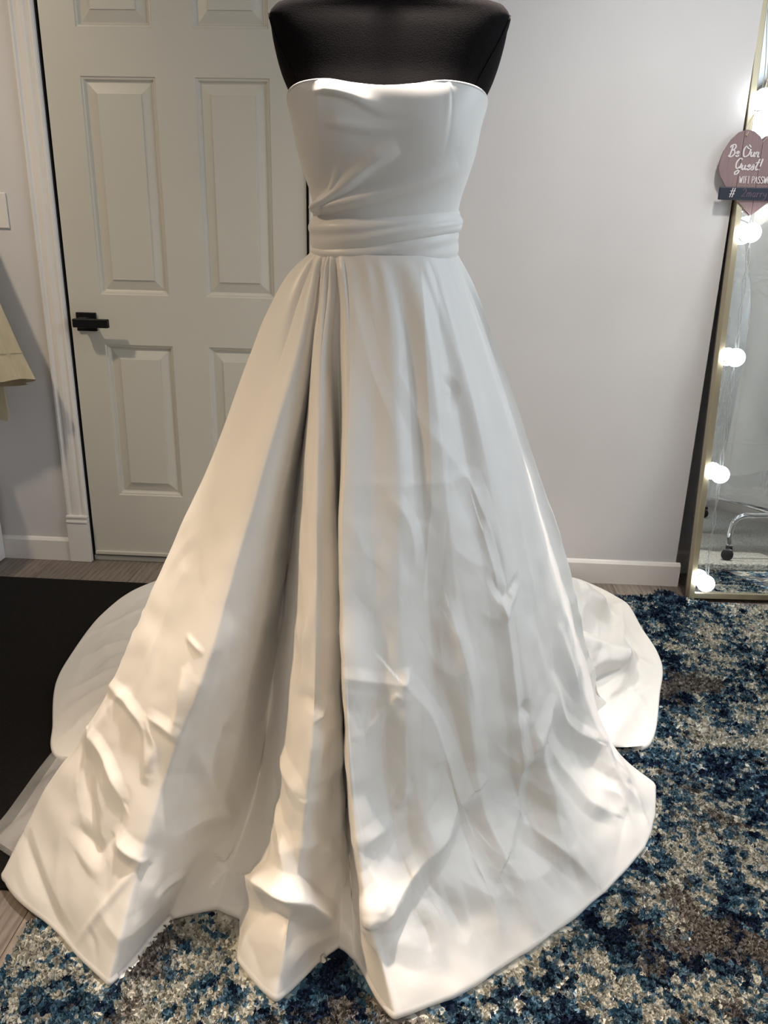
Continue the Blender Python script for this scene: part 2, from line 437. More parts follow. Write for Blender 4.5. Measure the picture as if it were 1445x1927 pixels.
q((DX0, YF, .036), (DX0, YF, DZ1), (DX0, YB, DZ1), (DX0, YB, .036)); q((DX1, YF, .036), (DX1, YB, .036), (DX1, YB, DZ1), (DX1, YF, DZ1))
q((DX0, YF, .036), (DX0, YB, .036), (DX1, YB, .036), (DX1, YF, .036)); q((DX0, YF, DZ1), (DX1, YF, DZ1), (DX1, YB, DZ1), (DX0, YB, DZ1))
bm = bmesh.new()
bvs = [bm.verts.new(v) for v in vs]
for f in fs: bm.faces.new([bvs[i] for i in f])
bmesh.ops.remove_doubles(bm, verts=bm.verts, dist=1e-5)
bm_obj('slab', bm, M['door'], dr)
rings = [(0, 0), (.003, .004), (.008, .005), (.013, .013), (.017, .0145), (.020, .0135), (.050, .0045), (.0515, .001)]
for (a, b) in px:
    for (c, d) in pz:
        vs, fs = [], []
        for ins, dep in rings:
            vs += [(a+ins, YF+dep, c+ins), (b-ins, YF+dep, c+ins), (b-ins, YF+dep, d-ins), (a+ins, YF+dep, d-ins)]
        for r in range(len(rings)-1):
            for k in range(4): fs.append((4*r+k, 4*r+(k+1) % 4, 4*r+4+(k+1) % 4, 4*r+4+k))
        fs.append(tuple(4*(len(rings)-1)+k for k in range(4)))
        o = mesh_obj('panel', vs, fs, M['door'], dr)
box('door_sweep', DX0+.002, DX1-.002, -.004, .012, .028, .042, M['door'], dr, .002)
dh = bpy.data.objects.new('door_handle', None)
bm = bmesh.new(); bm_box(bm, -1.255, -1.183, -.006, YF, .893, .958, .002)
h = bm_obj('door_handle', bm, M['black_metal'], dr); bpy.data.objects.remove(dh)
bm = bmesh.new(); bm_box(bm, -1.238, -1.198, -.052, -.004, .908, .943, .006, 3)
bm_obj('spindle', bm, M['black_metal'], h)
bm = bmesh.new(); bm_box(bm, -1.244, -1.118, -.066, -.046, .911, .941, .003)
bm_obj('lever', bm, M['black_metal'], h)
box('latch_plate', DX0-.0035, DX0+.0005, .006, .034, .90, .965, M['brass'], dr)

# light switch plate
sp = empty('light_switch', (-1.49, 0, 1.23)); tag(sp, 'cream light switch plate on the wall beside the door casing', 'light switch')
bm = bmesh.new(); bm_box(bm, -1.530, -1.457, -.007, 0, 1.234, 1.349, .003); bm_obj('cover_plate', bm, M['plastic'], sp)
bm = bmesh.new(); bm_box(bm, -1.512, -1.502, -.020, -.005, 1.284, 1.304, .002); bm_obj('toggle', bm, M['plastic'], sp)
for z in (1.277, 1.301): box('slot', -1.513, -1.4995, -.0078, -.005, z-.004, z+.004, M['slot'], sp)
for z in (1.255, 1.328): lathe('screw', [(.0032, 0), (.0032, .0015), (.001, .0022)], M['plastic'], sp, 12, Matrix.Translation((-1.4935, -.0068, z)) @ Matrix.Rotation(math.pi/2, 4, 'X'))

# ------------------------------------------------------------------ rugs
def rug_edge(x):
    return -.150 + .028*math.exp(-((x-.90)/.05)**2) - .008*math.exp(-((x-.98)/.03)**2) + .006*math.sin(x*9) - .035*max(0, min(1, (x-1.0)/.06))
RG0, RG1, RGF = -.690, 1.75, -3.6
def rug_h(x, y): 
    e = rug_edge(x)
    return .012 + .016*math.exp(-((x-.905)/.045)**2 - ((y-e)/.07)**2) + .003*math.sin(x*5+1)*math.exp((y-e)/.25)
nu, nv = 130, 170
vs = []
for i in range(nu):
    xx = RG0 + (RG1-RG0)*i/(nu-1)
    for k in range(nv):
        yy = RGF + (rug_edge(xx)-RGF)*(1-(1-k/(nv-1))**1.0)
        wob = .005*math.sin(yy*11)+.003*math.sin(yy*29+1) if i == 0 else 0
        vs.append((xx+wob, yy, rug_h(xx, yy)))
fs = grid_faces(nu, nv)
nb = len(vs)
# skirt down to the floor round the rim
rim = [i*nv for i in range(nu)] + [(nu-1)*nv+k for k in range(1, nv)] + [i*nv+nv-1 for i in range(nu-2, -1, -1)] + [k for k in range(nv-2, 0, -1)]
for r in rim: vs.append((vs[r][0], vs[r][1], .0005))
for a in range(len(rim)): b = (a+1) % len(rim); fs.append((rim[a], rim[b], nb+b, nb+a))
rugE = empty('area_rug', (.5, -1.8, 0)); tag(rugE, 'blue, navy and cream distressed shag rug under the gown', 'rug')
mesh_obj('rug_base', vs, fs, M['rug'], rugE, True)
rng = np.random.default_rng(5)
def tufts(N, xr, yr, h, w):
    X = rng.uniform(*xr, N); Yv = rng.uniform(0, 1, N)
    e = np.array([rug_edge(a) for a in X]); Y = yr[0] + (np.minimum(e+.004, yr[1])-yr[0])*Yv
    Z = np.array([rug_h(a, b) for a, b in zip(X, Y)])
    an = rng.uniform(0, 2*np.pi, N); le = rng.uniform(0, 2*np.pi, N); la = rng.uniform(.2, 1.0, N)*h
    hh = h*rng.uniform(.6, 1.2, N); ww = w*rng.uniform(.7, 1.3, N)
    dx, dy = np.cos(an)*ww, np.sin(an)*ww
    P = np.empty((N, 4, 3))
    P[:, 0] = np.stack([X-dx, Y-dy, Z-.002], 1); P[:, 1] = np.stack([X+dx, Y+dy, Z-.002], 1)
    tx, ty, tz = X+np.cos(le)*la, Y+np.sin(le)*la, Z+hh
    P[:, 2] = np.stack([tx+dx*.7, ty+dy*.7, tz], 1); P[:, 3] = np.stack([tx-dx*.7, ty-dy*.7, tz], 1)
    return P.reshape(-1, 3)
bm = bmesh.new(); bm_box(bm, -2.75, -.720, -1.635, -.205, .0005, .008, .003)
for v in bm.verts: v.co.y += .010*(v.co.x+1.2)*-.6
o = bm_obj('floor_mat', bm, M['black_mat']); tag(o, 'flat black carpet mat on the floor in front of the door', 'mat')

bm = bmesh.new(); bm_box(bm, 1.10, 2.12, -2.7, -.62, .013, .045, .008, 3)
o = bm_obj('cream_rug', bm, M['boucle']); tag(o, 'cream boucle rug reflected in the leaning mirror', 'rug')

# white cabinet whose side shows at the left edge
wc = empty('white_cabinet', (-1.9, -.25, 0)); tag(wc, 'low white painted cabinet at the far left edge against the wall', 'cabinet')
box('body', -2.25, -1.637, -.40, -.016, .002, .56, M['white'], wc, .002)
box('top', -2.26, -1.632, -.41, -.016, .56, .58, M['white'], wc, .002)
for a, b in ((-2.245, -1.946), (-1.940, -1.642)):
    d = box('door', a, b, -.418, -.401, .03, .55, M['white'], wc, .003); box('knob', (a+b)/2-.012, (a+b)/2+.012, -.44, -.416, .40, .424, M['black_metal'], d, .005)

# ------------------------------------------------------------------ mirror leaning in the recess
yaw, lean = math.radians(2.6), math.radians(5.3)
mr = np.array([math.cos(yaw), math.sin(yaw), 0]); mb = np.array([-math.sin(yaw), math.cos(yaw), 0])
mu = np.array([0, 0, 1])*math.cos(lean) + mb*math.sin(lean); mn = np.cross(mr, mu); mn = mn if mn[1] < 0 else -mn
M0 = np.array([.985, -.152, .016])
MM = Matrix([[mr[0], -mn[0], mu[0], M0[0]], [mr[1], -mn[1], mu[1], M0[1]], [mr[2], -mn[2], mu[2], M0[2]], [0, 0, 0, 1]])  # local x right, y back, z up
MW, MH, FD, FW = .82, 1.98, .035, .021
mi = empty('standing_mirror', (1.39, -.14, 0.0)); tag(mi, 'tall leaning mirror with slim champagne gold metal frame', 'mirror')
def mbox(name, x0, x1, y0, y1, z0, z1, m, parent, bev=.002):
    bm = bmesh.new(); bm_box(bm, x0, x1, y0, y1, z0, z1, bev); bm.transform(MM); return bm_obj(name, bm, m, parent)
mbox('frame_side', 0, FW, 0, FD, 0, MH, M['gold'], mi); mbox('frame_side', MW-FW, MW, 0, FD, 0, MH, M['gold'], mi)
mbox('frame_bottom', FW, MW-FW, 0, FD, 0, FW, M['gold'], mi); mbox('frame_top', FW, MW-FW, 0, FD, MH-FW, MH, M['gold'], mi)
mbox('glass', FW-.002, MW-FW+.002, .008, .013, FW-.002, MH-FW+.002, M['mirror'], mi, 0)
mbox('backing', .002, MW-.002, FD-.002, FD+.012, .002, MH-.002, M['frame_back'], mi, 0)

# string of vanity bulbs on the glass
ls = empty('vanity_light_string', tuple(M0)); tag(ls, 'string of lit round white vanity bulbs along the mirror edge', 'string lights')
gl0 = M0 - mn*.008; glp = []
for (bx_, by_) in [(1437, 186), (1413.5, 438), (1384, 673), (1355, 893), (1328, 1098)]:
    d = px_ray(bx_, by_); pl = gl0 + mn*.034; s = ((pl-CP) @ mn)/(d @ mn); c = CP + d*s; glp.append(c)
    T = Matrix([[mr[0], mu[0], mn[0], c[0]], [mr[1], mu[1], mn[1], c[1]], [mr[2], mu[2], mn[2], c[2]], [0, 0, 0, 1]])
    R_ = .0305
    prof = [(R_*math.sin(a), -R_*math.cos(a)) for a in np.linspace(.55, math.pi-.001, 14)]
    g = lathe('bulb', prof, M['bulb'], ls, 24, T)
    lathe('bulb_base', [(.027, -.0335), (.028, -.0305), (.024, -.0285), (.020, -.0265), (.018, -.022), (.0155, -.02)], M['bulb_base'], g, 24, T)
for a, b in zip(glp[:-1], glp[1:]):
    for off in (0, .006):
        n = 14; P = []
        for i in range(n):
            t_ = i/(n-1); p = np.array(a)*(1-t_)+np.array(b)*t_ - mn*.030 + mr*(.010+off+.004*math.sin(i*2.1+off*400)) ; P.append(p)
        tube('wire', P, .0006, M['wire'], ls, 6)

# ------------------------------------------------------------------ heart sign
def strokes_mesh(strokes, width, place, n=10):
    """flat pen strokes (list of point lists, smoothed) as raised ribbons; place maps (x, y, depth) to world"""
    vs, fs = [], []
    for si, st in enumerate(strokes):
        st = np.array(st, float)
        P = smooth_path(st, n*(len(st)-1)+1) if len(st) > 2 else st
        T = np.gradient(P, axis=0); T /= np.maximum(np.linalg.norm(T, axis=1), 1e-9)[:, None]
        N = np.stack([-T[:, 1], T[:, 0]], 1)
        m = len(P); tt = np.linspace(0, 1, m)
        w = width*(.55+.45*np.abs(T[:, 1]))
        base = len(vs)
        for i in range(m):
            for sgn in (-1, 1):
                a = P[i]+N[i]*w[i]*sgn*.5
                vs.append(place(a[0], a[1], .0008+.00012*si))
        for i in range(m-1): fs.append((base+2*i, base+2*i+1, base+2*i+3, base+2*i+2))
    return vs, fs
GL = {  # script letters on a unit em, x height .42
 'B': (.62, [[(.16, .0), (.2, .45), (.25, .92)], [(.02, .75), (.15, .95), (.42, 1.0), (.52, .82), (.4, .6), (.22, .53)], [(.22, .53), (.45, .52), (.55, .3), (.42, .06), (.18, -.02), (.02, .1)]]),
 'e': (.36, [[(.0, .18), (.2, .25), (.3, .36), (.22, .45), (.1, .32), (.08, .12), (.18, .0), (.36, .14)]]),
 'O': (.74, [[(.36, .98), (.12, .8), (.06, .35), (.24, .0), (.52, .12), (.64, .5), (.56, .85), (.38, .98), (.30, .82), (.44, .68), (.68, .74)]]),
 'u': (.44, [[(.04, .42), (.04, .15), (.12, .02), (.24, .12), (.3, .42)], [(.3, .42), (.3, .12), (.36, .02), (.46, .12)]]),
 'r': (.36, [[(.0, .2), (.08, .42), (.14, .36), (.22, .4), (.22, .15), (.26, .0), (.38, .02)]]),
 'G': (.62, [[(.52, .86), (.36, .98), (.14, .8), (.06, .42), (.2, .12), (.44, .26), (.52, .56)], [(.52, .56), (.48, .1), (.36, -.34), (.16, -.38), (.12, -.22), (.3, -.06), (.56, .1)]]),
 's': (.34, [[(.0, .08), (.14, .3), (.2, .46), (.28, .22), (.22, .02), (.06, .02)], [(.22, .02), (.34, .1)]]),
 't': (.36, [[(.3, .95), (.2, .5), (.14, .15), (.2, .0), (.34, .1)], [(.02, .6), (.2, .64), (.38, .62)]]),
 '!': (.26, [[(.2, .95), (.16, .6), (.12, .3)], [(.095, .06), (.105, .0)]]),
 ' ': (.28, []),
}
CAP = {
 'W': (.5, [[(0, 1), (.12, 0)], [(.12, 0), (.22, .8)], [(.22, .8), (.32, 0)], [(.32, 0), (.44, 1)]]), 'I': (.26, [[(.1, 0), (.1, 1)], [(0, 0), (.2, 0)], [(0, 1), (.2, 1)]]),
 'F': (.36, [[(.04, 0), (.04, 1)], [(.04, 1), (.3, 1)], [(.04, .52), (.25, .52)]]), 'P': (.40, [[(.04, 0), (.04, 1)], [(.04, 1), (.26, .96), (.32, .75), (.24, .52), (.04, .48)]]),
 'A': (.42, [[(0, 0), (.18, 1)], [(.18, 1), (.36, 0)], [(.07, .35), (.29, .35)]]), 'S': (.40, [[(.32, .85), (.18, 1), (.04, .82), (.12, .58), (.26, .42), (.32, .2), (.18, 0), (.02, .14)]]),
 'O': (.42, [[(.18, 1), (.04, .75), (.04, .25), (.18, 0), (.32, .25), (.32, .75), (.18, 1)]]), 'R': (.42, [[(.04, 0), (.04, 1)], [(.04, 1), (.26, .96), (.32, .75), (.24, .52), (.04, .48)], [(.16, .5), (.34, 0)]]),
 'D': (.42, [[(.04, 0), (.04, 1)], [(.04, 1), (.24, .9), (.33, .5), (.24, .1), (.04, 0)]]), ' ': (.26, []),
}
HAND = {
 '#': (.9, [[(.12, -.05), (.45, 1.0)], [(.42, -.05), (.75, 1.0)], [(.06, .66), (.82, .66)], [(-.02, .32), (.74, .32)]]),
 '2': (.62, [[(.06, .8), (.26, 1.0), (.44, .82), (.3, .4), (.02, .02), (.25, .06), (.5, .02)]]),
 'm': (.74, [[(.04, .5), (.06, 0)], [(.06, .35), (.2, .52), (.28, .4), (.28, 0)], [(.28, .36), (.44, .52), (.54, .38), (.54, 0)]]),
 'a': (.52, [[(.36, .46), (.16, .5), (.04, .22), (.16, .0), (.34, .2)], [(.37, .5), (.36, .12), (.44, .0)]]),
 'r': (.42, [[(.05, .5), (.07, 0)], [(.07, .3), (.2, .48), (.34, .44)]]),
 'y': (.5, [[(.04, .5), (.08, .2), (.2, .12), (.36, .3)], [(.4, .5), (.34, -.1), (.2, -.36), (.02, -.28)]]),
 ' ': (.4, []),
}
def write(text, font, x, y, size, slant=0.0, track=0.0, wx=1.0):
    out = []
    for ch in text:
        adv, st = font[ch]
        for s_ in st: out.append([(x+(p[0]*wx+p[1]*slant)*size, y+p[1]*size) for p in s_])
        x += (adv*wx+track)*size
    return out
SY = -.034      # plane of the sign's front
def face(x, z, d): return (x, SY-d, z)
hs = empty('heart_sign', (1.03, SY, 1.33)); tag(hs, 'dusty pink wooden heart sign hanging from the mirror frame', 'sign')
HX, HZ0, HZ1, HW = 1.029, 1.325, 1.576, .125    # axis, tip, lobe tops, half width
# heart outline as lower and upper height over the distance from its axis
HLX = [0, .055, .095, .118, .1245, .125]; HLZ = [1.325, 1.372, 1.410, 1.443, 1.463, 1.475]
HUX = [0, .012, .032, .055, .078, .100, .117, .1235, .125]; HUZ = [1.541, 1.557, 1.571, 1.576, 1.568, 1.545, 1.512, 1.490, 1.475]
def heart_span(dx):
    dx = min(abs(dx), HW*.9995); return float(np.interp(dx, HLX, HLZ)), float(np.interp(dx, HUX, HUZ))
seams = [-HW*.999, -.061, -.0005, .061, HW*.999]
for a, b in zip(seams[:-1], seams[1:]):
    n = 22; vs, fs = [], []
    lo_, hi_ = a+.0007, b-.0007
    for i in range(n):
        dx = lo_+(hi_-lo_)*i/(n-1); z0, z1 = heart_span(dx)
        vs += [(HX+dx, SY, z0), (HX+dx, SY, z1), (HX+dx, SY+.009, z1), (HX+dx, SY+.009, z0)]
    for i in range(n-1):
        for k in range(4): fs.append((4*i+k, 4*i+(k+1) % 4, 4*i+4+(k+1) % 4, 4*i+4+k))
    fs += [(3, 2, 1, 0), tuple(4*(n-1)+k for k in range(4))]
    bm = bmesh.new(); bv = [bm.verts.new(v) for v in vs]
    for f in fs: bm.faces.new([bv[i] for i in f])
    bm_obj('plank', bm, M['pink'], hs)
for (tx, tz) in ((.055, .20),):
    box('back_batten', HX-.08, HX+.08, SY+.009, SY+.015, 1.45, 1.475, M['rawwood'], hs)
box('back_batten', HX-.022, HX+.022, SY+.009, SY+.016, 1.345, 1.372, M['rawwood'], hs)
def start(x, y): p = at_y(x, y, SY); return p[0], p[2]
def lettering(name, text, font, xy, size, width, parent, m, fc, slant=0., track=0., wx=1.):
    v, f = strokes_mesh(write(text, font, *start(*xy), size, slant, track, wx), width, fc); return mesh_obj(name, v, f, m, parent)
lettering('script_lettering', 'Be Our', GL, (1369, 294.5), .0345, .0046, hs, M['lettering'], face, .12)
lettering('script_lettering', 'Guest!', GL, (1381, 319.5), .0345, .0046, hs, M['lettering'], face, .12)
lettering('capital_lettering', 'WIFI PASSWORD', CAP, (1390, 344.5), .0200, .0024, hs, M['lettering'], face, 0., .04, 1.05)
pb = bmesh.new(); bm_box(pb, .9135, 1.146, SY-.007, SY-.0002, 1.370, 1.4085, .003); plq = bm_obj('chalkboard_strip', pb, M['navyboard'], hs)
def face2(x, z, d): return (x, SY-.007-d, z)
lettering('hash_mark', '#', HAND, (1369.5, 370.5), .0265, .0026, plq, M['lettering'], face2, 0., 0., .85)
lettering('chalk_writing', '2marry', HAND, (1393, 370.5), .0245, .0022, plq, M['chalk'], face2, .08, 0., 1.0)
tw = smooth_path([(.972, SY-.001, 1.562), (.9725, SY-.003, 1.552), (.978, SY-.001, 1.568), (.99, -.012, 1.60), (1.012, .0, 1.66), (1.029, .022, 2.0), (1.029, .055, 2.0)], 30)
tube('twine', tw, .0011, M['twine'], hs, 6)
tw = smooth_path([(1.086, SY-.001, 1.562), (1.080, SY-.001, 1.568), (1.066, -.012, 1.60), (1.046, .0, 1.66), (1.029, .022, 2.0)], 24)
tube('twine', tw, .0011, M['twine'], hs, 6)

# ------------------------------------------------------------------ garment hanging at the left
def garment(name, cx, cy, zt, zb, label, m, wb, folds, seed, group=None, depth=.07):
    g = empty(name, (cx, cy, zb)); tag(g, label, 'dress', group)
    n, nv = 96, 30; vs = []; rg = random.Random(seed); ph = [rg.uniform(0, 6.28) for _ in range(4)]
    for i in range(n):
        a = 2*math.pi*i/n
        for k in range(nv):
            s = k/(nv-1); z = zt+(zb-zt)*s
            w = np.interp(s, [0, .12, .3, .42, 1], [.17, .2, .15, .14, wb]); d = np.interp(s, [0, .12, .3, .42, 1], [.03, .07, .06, .055, depth])
            r = 1 + max(0, s-.4)*(.07*math.sin(a*folds+ph[0])+.03*math.sin(a*(folds*2+1)+ph[1]))
            vs.append((cx+w*math.cos(a)*r, cy+d*math.sin(a)*r, z + max(0, s-.9)*.25*math.sin(a*2+ph[2])))
    mesh_obj('cloth', vs, grid_faces(n, nv, True), m, g, True)
    hb = []
    for i in range(n+1):
        k = (i % n)*nv+nv-4; v = Vector(vs[k]); hb.append(v+Vector(((v.x-cx)*.01, (v.y-cy)*.03, 0)))
    tube('hem_stitch', hb, .0011, m, g, 5)
    tube('hanger', smooth_path([(cx-.17, cy, zt-.01), (cx-.08, cy, zt+.035), (cx, cy, zt+.06), (cx+.08, cy, zt+.035), (cx+.17, cy, zt-.01)], 20), .005, M['chrome'], g, 8)
    tube('hook', [(cx, cy, zt+.06), (cx, cy, zt+.10), (cx+.012, cy, zt+.125), (cx, cy, zt+.14), (cx-.014, cy, zt+.128)], .002, M['chrome'], g, 8)
    return g
gb = garment('hanging_dress', -1.715, -.125, 1.80, .715, 'pale yellow cotton dress hanging below the light switch at the left edge', M['beige'], .335, 9, 3, depth=.085)
mesh_obj('sash_end', [(-1.552, -.1, .70), (-1.500, -.1, .70), (-1.496, -.098, .60), (-1.502, -.1, .575), (-1.552, -.1, .585), (-1.552, -.104, .70), (-1.500, -.104, .70), (-1.496, -.102, .60), (-1.502, -.104, .575), (-1.552, -.104, .585)],
         [(0, 1, 2, 3, 4), (9, 8, 7, 6, 5), (0, 5, 6, 1), (1, 6, 7, 2), (2, 7, 8, 3), (3, 8, 9, 4), (4, 9, 5, 0)], M['beige'], gb)
wh = empty('wall_hook', (-1.715, 0, 1.93)); tag(wh, 'small chrome wall hook carrying the pale yellow dress', 'hook')
lathe('hook_plate', [(.02, 0), (.02, .004), (.016, .006)], M['chrome'], wh, 16, Matrix.Translation((-1.715, 0, 1.935)) @ Matrix.Rotation(math.pi/2, 4, 'X'))
tube('hook_arm', smooth_path([(-1.715, -.004, 1.935), (-1.715, -.06, 1.932), (-1.715, -.12, 1.934), (-1.715, -.135, 1.945)], 12), .004, M['chrome'], wh, 8)

# ------------------------------------------------------------------ garment rack seen in the mirror
gr = empty('garment_rack', (1.6, -1.05, .045)); tag(gr, 'chrome rolling garment rack reflected in the leaning mirror', 'clothes rack')
def foot(y, x0, x1):
    P = smooth_path([(x0, y, .105), (x0, y, .175), (x0+.012, y, .215), (x0+.045, y, .238), (x0+.10, y, .242), ((x0+x1)/2, y, .242), (x1-.10, y, .242), (x1-.045, y, .238), (x1-.012, y, .215), (x1, y, .175), (x1, y, .105)], 60)
    tube('foot_tube', P, .0125, M['chrome'], gr, 14)
    for xx in (x0, x1):
        c = lathe('caster', [(.014, .088), (.0145, .105), (.0135, .107)], M['black_rubber'], gr, 16, Matrix.Translation((xx, y, 0)))
        T = Matrix.Translation((xx-.012, y+.012, .070)) @ Matrix.Rotation(.5, 4, 'Z') @ Matrix.Rotation(math.pi/2, 4, 'X') @ Matrix.Translation((0, 0, -.012))
        lathe('wheel', [(.006, 0), (.022, .0), (.025, .004), (.025, .020), (.022, .024), (.006, .024)], M['black_rubber'], c, 24, T)
        T2 = Matrix.Translation((xx-.006, y+.006, .079)) @ Matrix.Rotation(.5, 4, 'Z')
        bmh = bmesh.new(); bm_box(bmh, -.016, .014, -.015, .015, 0, .016, .004); bmh.transform(T2); bm_obj('wheel_hood', bmh, M['chrome'], c)
foot(-.70, 1.40, 1.86); foot(-1.95, 1.40, 1.86)
for yy in (-.70, -1.95): tube('post', [(1.63, yy, .242), (1.63, yy, 1.0), (1.63, yy, 1.72)], .0125, M['chrome'], gr, 14)
tube('rail', [(1.63, -.72, 1.72), (1.63, -1.3, 1.72), (1.63, -1.93, 1.72)], .0125, M['chrome'], gr, 14)
tube('low_rail', [(1.63, -.70, .242), (1.63, -1.3, .242), (1.63, -1.95, .242)], .010, M['chrome'], gr, 12)
def bagged(cy, k, lab, lab2):
    g = garment('bagged_gown', 1.66, cy, 1.58, .42, lab, M['satin_in'], .20, 7, k, 'gowns on the rack', .055)
    gb = empty('garment_bag', (1.63, cy, .20)); tag(gb, lab2, 'garment bag', 'clear bags on the rack')
    n, nv = 90, 50; vs = []; rg = np.random.default_rng(k); ph = rg.uniform(0, 6.28, 12)
    for i in range(n):
        a = 2*math.pi*i/n
        for j in range(nv):
            s = j/(nv-1); z = 1.62+(.27-1.62)*s
            w = np.interp(s, [0, .06, .2, 1], [.02, .22, .27, .31]); d = np.interp(s, [0, .06, .3, 1], [.012, .07, .095, .11])
            r = 1+.05*math.sin(5*a+ph[0]+3*s)+.035*math.sin(11*a+ph[1]-6*s)+.03*math.sin(7*a+19*s+ph[2])+.018*math.sin(23*a+31*s+ph[3])+.012*math.sin(41*a-57*s+ph[5])
            vs.append((1.63+w*math.cos(a)*r, cy+d*math.sin(a)*r, z+.02*math.sin(3*a+ph[4])*s))
    mesh_obj('plastic_sleeve', vs, grid_faces(n, nv, True), M['clear'], gb, True)
bagged(-.93, 11, 'white gown in a clear bag, nearest the mirror on the chrome rack', 'clear plastic garment bag nearest the mirror on the chrome rack')
bagged(-1.45, 12, 'white gown in a clear bag, farther from the mirror on the rack', 'clear plastic garment bag farther from the mirror on the rack')

# ------------------------------------------------------------------ dress form
FX, FY = -.081, -1.35                      # axis of the form
ZS = [.86, 1.00, 1.10, 1.207, 1.241, 1.266, 1.291, 1.322, 1.36, 1.404, 1.434, 1.470, 1.504, 1.536, 1.560, 1.572, 1.583, 1.605, 1.63, 1.66]
HWD = [.090, .100, .106, .112, .112, .114, .118, .128, .139, .147, .156, .172, .182, .188, .190, .176, .134, .092, .066, .055]
DF = [.06, .065, .07, .080, .083, .084, .090, .103, .117, .121, .116, .102, .092, .082, .073, .071, .069, .065, .058, .055]
DB = [.06, .07, .08, .083, .083, .083, .086, .092, .098, .104, .106, .106, .102, .096, .086, .080, .074, .064, .056, .054]
EX = [2.0, 2.1, 2.1, 2.1, 2.1, 2.2, 2.4, 2.7, 3.0, 3.3, 3.5, 3.7, 3.9, 4.2, 4.2, 3.9, 3.2, 2.6, 2.1, 2.0]
_zs = np.array(ZS)
_zd = np.linspace(ZS[0], ZS[-1], 900)
_TAB = {id(a): hermite(_zs, np.array(a)[:, None], _zd)[:, 0].tolist() for a in (HWD, DF, DB, EX)}
def _prof(z, arr):
    t = min(max((z-ZS[0])/(ZS[-1]-ZS[0]), 0), 1)*899; i = min(int(t), 898); L = _TAB[id(arr)]
    return L[i]+(L[i+1]-L[i])*(t-i)
def torso_pt(phi, z, off=0.0):
    """phi 0 faces the camera side (-Y), positive towards +X"""
    w, df, db, e = _prof(z, HWD)+off, _prof(z, DF)+off, _prof(z, DB)+off, _prof(z, EX)
    s, c = math.sin(phi), math.cos(phi)
    d = df if c > 0 else db
    r = (abs(s/w)**e + abs(c/d)**e)**(-1/e)
    return Vector((FX+r*s, FY-r*c, z))
df_ = empty('dress_form', (FX, FY, .012)); tag(df_, 'black jersey covered dress form wearing the white gown', 'dress form')
nph, nz = 96, 70
zz = np.concatenate([np.linspace(.86, 1.2, 14)[:-1], np.linspace(1.2, 1.66, nz-13)])
vs = [torso_pt(2*math.pi*i/nph, z) for i in range(nph) for z in zz]
fs = grid_faces(nph, nz, True); fs.append(tuple(i*nz+nz-1 for i in range(nph))); fs.append(tuple(i*nz for i in reversed(range(nph))))
mesh_obj('torso', vs, fs, M['jersey'], df_, True)
lathe('neck_cap', [(.050, 0), (.056, .004), (.056, .012), (.045, .022), (.012, .026), (.010, .045)], M['black_metal'], df_, 28, Matrix.Translation((FX, FY, 1.655)))
tube('pole', [(FX, FY, .03), (FX, FY, .5), (FX, FY, .90)], .016, M['black_metal'], df_, 14)
lathe('base', [(.17, 0), (.17, .012), (.15, .020), (.03, .03), (.024, .05)], M['black_metal'], df_, 36, Matrix.Translation((FX, FY, .026)))
for sg in (-1, 1):      # armhole seams
    P = [torso_pt(sg*math.radians(a), z, .0006) for a, z in zip(np.interp(np.linspace(0, 1, 18), [0, .5, 1], [78, 66, 54]), np.linspace(1.555, 1.43, 18))]
    tube('armhole_seam', P, .0011, M['jersey'], df_, 6)

# ------------------------------------------------------------------ gown
gown = empty('wedding_gown', (FX, FY, .012)); tag(gown, 'strapless white satin wedding gown with pleated skirt and long train', 'wedding dress')

# ---- skirt: drape lines from the waist seam to the hem, lofted
WA, WB, WZ = .126, .098, 1.203
def waist_pt(phi): return np.array([FX+WA*math.sin(phi), FY-WB*math.cos(phi), WZ - .012*math.cos(phi)*.5])
def phi_px(x): return math.asin(max(-1, min(1, (x-722.5)/138.)))
def on_ray(px_, py_, A, B, off):
    """point of a pixel ray nearest to the straight line A-B, then pushed off in Y"""
    d = px_ray(px_, py_); e = B-A; w0 = CP-A
    a, b, c, dd, ee = d@d, d@e, e@e, d@w0, e@w0
    s = (b*ee-c*dd)/(a*c-b*b); Y = (CP+d*s)[1]+off
    return at_y(px_, py_, Y)
def rib(wx, pts, hem, hz=.028, phi=None):
    A = waist_pt(phi_px(wx) if phi is None else phi)
    B = at_z(hem[0], hem[1], hz) if len(hem) == 2 else np.array(hem, float)
    P = [A]
    for p in pts:
        if len(p) == 3 and abs(p[0]) < 3 and abs(p[2]) < 3 and abs(p[1]) < 3: P.append(np.array(p, float))
        else: P.append(on_ray(p[0], p[1], A, B, p[2] if len(p) > 2 else 0.0))
    P.append(B)
    return np.array(P)
def back(phi, hem, k1=.50, z1=.34, k2=.74, z2=.10, hz=.028):
    """train line: falls from the waist, then spreads over the floor"""
    A = waist_pt(phi); B = np.array([hem[0], hem[1], hem[2] if len(hem) > 2 else hz])
    def mixp(k, z): return np.array([A[0]+(B[0]-A[0])*k, A[1]+(B[1]-A[1])*k, z])
    return np.array([A, mixp(.16, .93), mixp(.34, .62), mixp(k1, z1), mixp(k2, z2), mixp(.9, .035), B])
